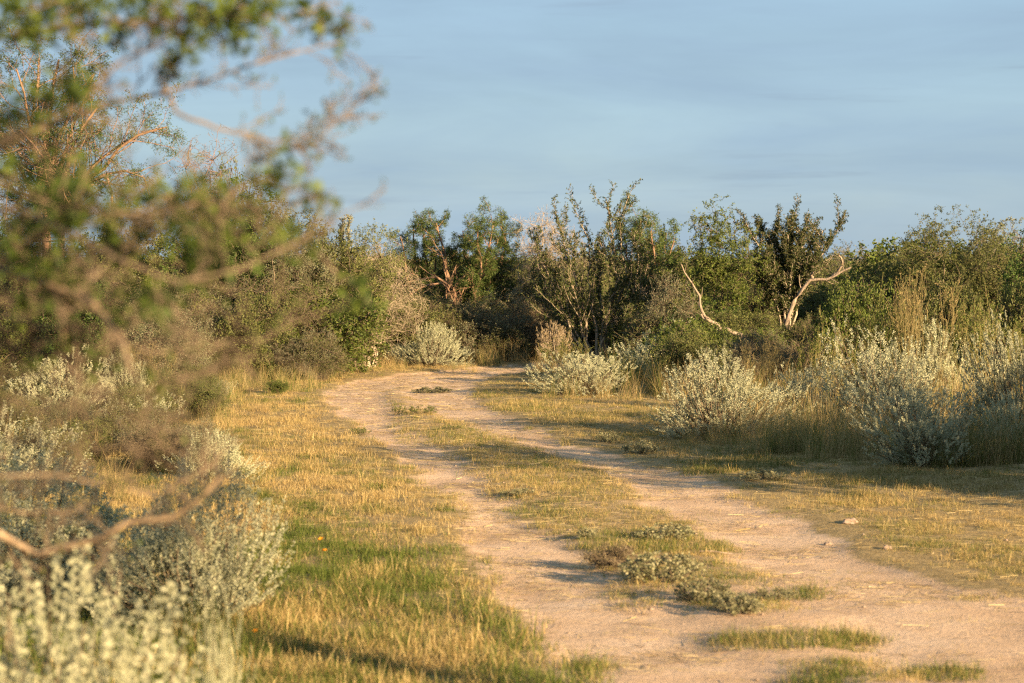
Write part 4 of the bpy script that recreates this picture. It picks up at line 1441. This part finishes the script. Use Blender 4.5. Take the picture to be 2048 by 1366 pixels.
# orange flowers in the left verge
rf = np.random.default_rng(4)
an = np.arange(10) * math.pi / 5
ring = np.stack([np.cos(an) * np.where(np.arange(10) % 2, .012, .02), np.sin(an) * np.where(np.arange(10) % 2, .012, .02), np.full(10, .004)], 1)
fv = np.concatenate([[[0, 0, -.003]], ring]) + np.array([0, 0, .12])
ff = np.array([[0, 1 + i, 1 + (i + 1) % 10] for i in range(10)])
head = mesh_np("flower_head", fv, ff, [M['flower']])
sv_, sf_ = tubes([explicit([([(0, 0, -.02), (.004, .002, .06), (0, 0, .118)], .0022, .0016)], 4)], [4])
stalk = mesh_np("flower_stalk", sv_, sf_, [M['brasil']], attrs={'rnd': np.full(len(sf_), .4)})
for x, y, lab in [(648, 1112, "farther of two tiny orange wildflowers side by side in the left verge"), (653, 1134, "nearer of two tiny orange wildflowers side by side in the left verge"), (515, 1285, "lone orange wildflower at the foot of the lower left silver bush")]:
    g = G(x, y)
    r = add_obj("orange_flower", None, None, (g[0], g[1], float(ground_z(g[0], g[1]))))
    tag(r, lab, "flower", "orange wildflowers")
    r.rotation_euler = (0.5, 0.2, rf.uniform(0, 6))
    add_obj("stalk", stalk, r)
    add_obj("flower_head", head, r)


# stones
def rock(seed, size, loc, label, sink=0.3):
    rr = np.random.default_rng(seed)
    import bmesh
    bm_ = bmesh.new()
    bmesh.ops.create_icosphere(bm_, subdivisions=3, radius=1.0)
    for v in bm_.verts:
        c = np.array(v.co)
        k = 1 + 0.28 * math.sin(3.1 * c[0] + seed) * math.cos(2.7 * c[1] + seed * 2) + 0.16 * math.sin(6 * c[2] + 5 * c[0]) + rr.normal(0, .025)
        v.co = Vector(c * k * np.array(size))
    me = bpy.data.meshes.new("rock")
    bm_.to_mesh(me)
    bm_.free()
    me.materials.append(M['stone'])
    o = add_obj("rock", me, None, (loc[0], loc[1], float(ground_z(loc[0], loc[1])) + size[2] * sink))
    o.rotation_euler = (0, 0, seed)
    return tag(o, label, "rock", "rocks by the right rut")


rock(1, (.065, .045, .03), G(1700, 1042), "pinkish pale rock at the edge of the right-hand grass")
rock(2, (.035, .03, .02), G(1775, 1092), "small white stone at the near edge of the right-hand grass")
rock(3, (.03, .025, .018), G(1655, 1075), "little pale stone on the bare soil left of the larger rock")

# fallen stick on the middle ridge
g = G(1440, 1102)
sv_, sf_ = tubes([explicit([([(-.14, .03, .03), (-.05, 0, .035), (.05, -.01, .02), (.16, -.03, .015)], .007, .004)], 6)], [6])
o = add_obj("stick", mesh_np("stick", sv_, sf_, [M['dead']], smooth=True), None, (g[0], g[1], float(ground_z(g[0], g[1]))))
tag(o, "pale fallen stick at the near edge of the middle ridge's green grass", "stick")


# ------------------------------------------------------------------ undergrowth and distant brush (stuff)
JB = TWG + OLV + GRN[:2]
NOM = [1.1] * 3 + [1.3] * 2 + [0.7] * 2
rngU = np.random.default_rng(21)
U_P, U_S, U_K = [], [], []


def fill(x0, x1, y0, y1, n, h0, h1, kinds):
    for _ in range(n):
        g = G(rngU.uniform(x0, x1), rngU.uniform(y0, y1))
        k = kinds[rngU.integers(len(kinds))]
        s = rngU.uniform(h0, h1) / NOM[k]
        U_P.append((g[0], g[1], float(ground_z(g[0], g[1]))))
        U_S.append((s * rngU.uniform(.9, 1.4),) * 2 + (s,))
        U_K.append(k)


fill(-150, 640, 738, 760, 34, 0.9, 1.7, [1, 2, 3, 4, 6, 1, 0])
fill(-150, 600, 720, 735, 26, 1.6, 2.5, [3, 4, 3, 4, 6])
fill(300, 700, 745, 760, 12, 0.4, 0.8, [0, 1, 2])
fill(-150, 430, 790, 900, 30, 0.35, 0.6, [1, 2, 3, 4, 1])
fill(-150, 440, 905, 1010, 14, 0.3, 0.5, [1, 2, 3, 0])
fill(640, 1080, 710, 723, 40, 0.7, 1.3, [0, 1, 2, 0, 1, 3])
fill(640, 1080, 698, 706, 24, 1.4, 2.0, [3, 4, 3, 4, 6])
fill(1090, 1300, 704, 710, 14, 0.9, 1.5, [0, 1, 2, 3, 4, 5])
fill(1300, 1480, 726, 748, 14, 0.7, 1.3, [0, 1, 2, 3, 4, 5])
fill(1330, 2200, 745, 790, 44, 0.6, 1.1, [0, 1, 2, 3, 4, 6, 6])
fill(1350, 2300, 712, 730, 36, 1.1, 1.55, [3, 4, 1, 6])
fill(1640, 1860, 655, 700, 26, 1.5, 1.95, [3, 4, 1, 2])
fill(640, 2100, 640, 690, 60, 1.7, 2.2, [3, 4, 1, 6])
fill(1780, 2300, 715, 735, 14, 1.9, 2.5, [3, 4, 3, 6])
U_P, U_S, U_K = map(np.array, (U_P, U_S, U_K))
nu = len(U_P)
scatter("undergrowth", JB, U_P, np.stack([np.zeros(nu), np.zeros(nu), rngU.uniform(0, 6.28, nu)], 1), U_S, U_K, {}, "tangled undergrowth filling the thicket behind the bushes", "undergrowth")
ND = 420
Yd = 58 + 240 * rngU.random(ND) ** 1.6
Xd = rngU.uniform(-1, 1, ND) * (0.22 * Yd + 5)
kd = rngU.integers(3, 7, ND)
kd = np.where(kd == 5, 0, kd)
sdd = rngU.uniform(1.3, 2.2, ND) / np.array(NOM)[kd]
scatter("distant_brush", JB, np.stack([Xd, Yd, ground_z(Xd, Yd)], 1), np.stack([np.zeros(ND), np.zeros(ND), rngU.uniform(0, 6.28, ND)], 1),
        np.stack([sdd * 1.3, sdd * 1.3, sdd], 1), kd, {}, "distant low brush stretching to the horizon", "brush")

# ------------------------------------------------------------------ out-of-focus tree at the left, a few metres from the camera
FB = np.array([-1.95, 5.0, 0.0])
FL = [  # traced (px, py, distance) ; radius at base and tip
    ([(-620, 620, 4.9), (-300, 520, 4.6), (-60, 520, 4.4), (0, 540, 4.35), (80, 565, 4.3), (150, 590, 4.25), (205, 635, 4.2), (250, 690, 4.15), (255, 730, 4.1)], .025, .006),
    ([(-620, 520, 4.9), (-300, 380, 4.8), (-50, 320, 4.8), (110, 255, 4.8), (230, 208, 4.8), (330, 184, 4.8), (420, 150, 4.8), (500, 128, 4.8), (690, 80, 4.9)], .016, .002),
    ([(325, 180, 4.8), (350, 215, 4.8), (395, 245, 4.8), (450, 262, 4.85), (540, 280, 4.9), (612, 300, 4.9), (650, 255, 4.9), (712, 198, 4.95)], .006, .0015),
    ([(325, 190, 4.8), (332, 150, 4.75), (345, 110, 4.7)], .005, .003),
    ([(-600, 450, 4.9), (-300, 180, 4.7), (0, 70, 4.5), (150, 40, 4.45), (300, 48, 4.4), (450, 40, 4.4), (600, 30, 4.45), (690, 5, 4.5)], .014, .003),
    ([(-600, 480, 4.9), (-300, 330, 4.6), (0, 290, 4.4), (100, 235, 4.35), (250, 120, 4.3), (400, 60, 4.3), (560, -30, 4.3)], .014, .003),
    ([(-620, 900, 5.0), (-250, 980, 5.2), (0, 1070, 5.4), (70, 1104, 5.4), (205, 1086, 5.35), (216, 1058, 5.35), (235, 1045, 5.3), (330, 1035, 5.3), (400, 990, 5.25), (445, 955, 5.2)], .020, .007),
    ([(-620, 860, 5.0), (-250, 900, 5.0), (0, 1005, 5.0), (60, 1020, 5.0), (110, 1038, 5.0), (150, 1020, 5.0)], .012, .005),
    ([(-620, 820, 5.0), (-200, 900, 4.8), (0, 965, 4.6), (60, 935, 4.6), (200, 960, 4.6), (280, 1000, 4.6), (390, 950, 4.6), (470, 880, 4.65)], .012, .0015),
    ([(-620, 600, 4.9), (-200, 440, 4.5), (0, 410, 4.3), (130, 470, 4.2), (260, 540, 4.1), (360, 560, 4.1), (480, 540, 4.15), (600, 490, 4.2), (650, 415, 4.3)], .014, .002),
    ([(-620, 700, 4.9), (-200, 680, 4.6), (0, 640, 4.4), (150, 655, 4.3), (330, 690, 4.3), (480, 690, 4.4), (600, 620, 4.5)], .011, .0012),
    ([(-620, 760, 4.9), (-200, 800, 4.7), (0, 830, 4.5), (150, 800, 4.4), (300, 780, 4.4), (430, 740, 4.5), (560, 700, 4.6)], .010, .0012),
    ([(-100, 520, 4.4), (40, 500, 4.3), (110, 440, 4.25), (160, 415, 4.2), (300, 430, 4.2), (440, 400, 4.25), (560, 345, 4.3)], .010, .002),
    ([(0, 545, 4.35), (100, 560, 4.3), (130, 610, 4.3), (120, 680, 4.3)], .010, .006),
    ([(-620, 560, 4.9), (-100, 470, 4.9), (120, 500, 4.8), (330, 470, 4.8), (480, 430, 4.8), (640, 400, 4.8)], .010, .002),
    ([(-620, 740, 4.9), (-200, 560, 4.7), (0, 590, 4.6), (150, 620, 4.5), (300, 640, 4.5), (450, 610, 4.5)], .010, .0012),
    ([(-620, 800, 4.9), (-200, 720, 4.7), (0, 740, 4.6), (120, 760, 4.5), (260, 830, 4.5), (400, 850, 4.5)], .010, .0012),
    ([(-620, 850, 5.0), (-200, 850, 4.8), (0, 880, 4.7), (150, 890, 4.6), (300, 895, 4.6), (430, 860, 4.6)], .010, .0012),
    ([(-620, 780, 4.9), (-200, 640, 4.7), (0, 690, 4.5), (130, 720, 4.4), (280, 720, 4.4), (420, 770, 4.4)], .010, .0012),
]
rngF = np.random.default_rng(31)
trunk_top = {}
limbs = []
limbs.append(([FB * 0, np.array([.04, .02, .5]), np.array([-.02, 0, 1.0]), np.array([.03, -.02, 1.5]), np.array([0.0, 0.0, 2.0]), np.array([.05, -.05, 2.35])], .07, .025))
limbs.append(([FB * 0 + [.05, 0, 0], np.array([.15, .05, .4]), np.array([.22, .05, .9]), np.array([.28, .05, 1.35])], .05, .02))
for pts, r0, r1 in FL:
    q = [AT(*p) - FB for p in pts]
    if pts[0][0] <= -600:
        z0 = q[0][2] - 0.25
        q = [np.array([0.0, 0.0, max(z0, 0.3)])] + q
    limbs.append((q, r0, r1))
l0 = explicit(limbs, 18, rngF, .006)
l0['rad'][2:] *= 0.7
sub = dict(pts=l0['pts'][2:], rad=l0['rad'][2:], len=np.minimum(l0['len'][2:], 0.8))
l1 = children(rngF, sub, 30, .36, .99, R(46), .27, 6, .18, .02, .42)
l2 = children(rngF, l1, 6, .15, 1.0, R(48), .5, 5, .18, .0, .6)
l2['rad'] = np.clip(l2['rad'], .0010, .0018)
l1['rad'] = np.clip(l1['rad'], .0013, .0028)
lf = [leaves_on(rngF, l2, 1, .6, 1., .012, .006)]
CLU = [(40, 25), (110, 60), (200, 30), (300, 20), (330, 60), (420, 40), (480, 70), (520, 30), (620, 30), (660, 60), (100, 15), (50, 60), (235, 62), (380, 80), (560, 15), (450, 15), (150, 10), (30, -10), (270, 0),
       (100, 380), (60, 400), (150, 400), (200, 440), (60, 460), (310, 390), (335, 402), (420, 420), (400, 520), (410, 535), (395, 540), (430, 440), (520, 370), (560, 340), (545, 352), (630, 400), (600, 480), (510, 460), (270, 430), (130, 470),
       (200, 560), (280, 380), (60, 600), (250, 610), (270, 650), (215, 740), (290, 760), (90, 740), (330, 700), (700, 600), (560, 470), (480, 470), (380, 742), (20, 350), (40, 500), (160, 350), (240, 480), (350, 460), (470, 400), (25, 640), (150, 180), (60, 210), (20, 230), (110, 210), (720, 585)]
CLU = CLU + [(x + rngF.normal(0, 45), y + rngF.normal(0, 30)) for x, y in CLU if (y < 45 and x < 560)] + [(rngF.uniform(-40, 420), rngF.uniform(320, 620)) for _ in range(20)] 
pp, dd = [], []
for (x, y) in CLU:
    c = AT(x, y, rngF.uniform(4.2, 4.8)) - FB
    k = rngF.integers(22, 62) if y < 620 else rngF.integers(6, 16)
    pp.append(c + rngF.normal(0, .021, (k, 3)))
    dd.append(nrm(rngF.normal(0, 1, (k, 3)) + [0, 0, .4]))
    # short twig that carries the cluster
lf.append(leaf_quads(rngF, np.concatenate(pp), np.concatenate(dd), .024, .014))
# leaf-bearing twigs: from each cluster to the closest point of a limb
ends = np.array([AT(x, y, 4.5) - FB for (x, y) in CLU])
cl_c = np.array([p.mean(0) for p in pp])
allp = np.concatenate([l0['pts'][2:].reshape(-1, 3), l1['pts'].reshape(-1, 3)])
carry = []
for c in cl_c:
    j = np.argmin(((allp - c) ** 2).sum(1))
    a = allp[j]
    carry.append(([a, (a + c) / 2 + rngF.normal(0, .01, 3), c, c + (c - a) * .15], .0026, .0014))
l3 = explicit(carry, 5, rngF, .002)
tan = [2, 8, 9, 10, 15]                       # limbs coloured as sunlit, each a part of its own
rest = [i for i in range(len(l0['pts'])) if i not in tan]
l0r = dict(pts=l0['pts'][rest], rad=l0['rad'][rest], len=l0['len'][rest])
ft = plant("thorn_tree", finish("thorn_tree", [l0r, l1, l2, l3], [10, 5, 3, 3], lf, 'fore_bark_shaded', 'fore_leaf', rngF), FB, "out-of-focus thorny tree reaching in from the left, close to the camera", "tree", None, 0, (1, 1, 1), 'tree')
for i in tan:
    V, F = tubes([dict(pts=l0['pts'][i:i + 1], rad=l0['rad'][i:i + 1], len=l0['len'][i:i + 1])], [10])
    add_obj("limb", mesh_np("thorn_tree_limb", V, F, [M['fore_bark_sunlit']], smooth=True), ft)
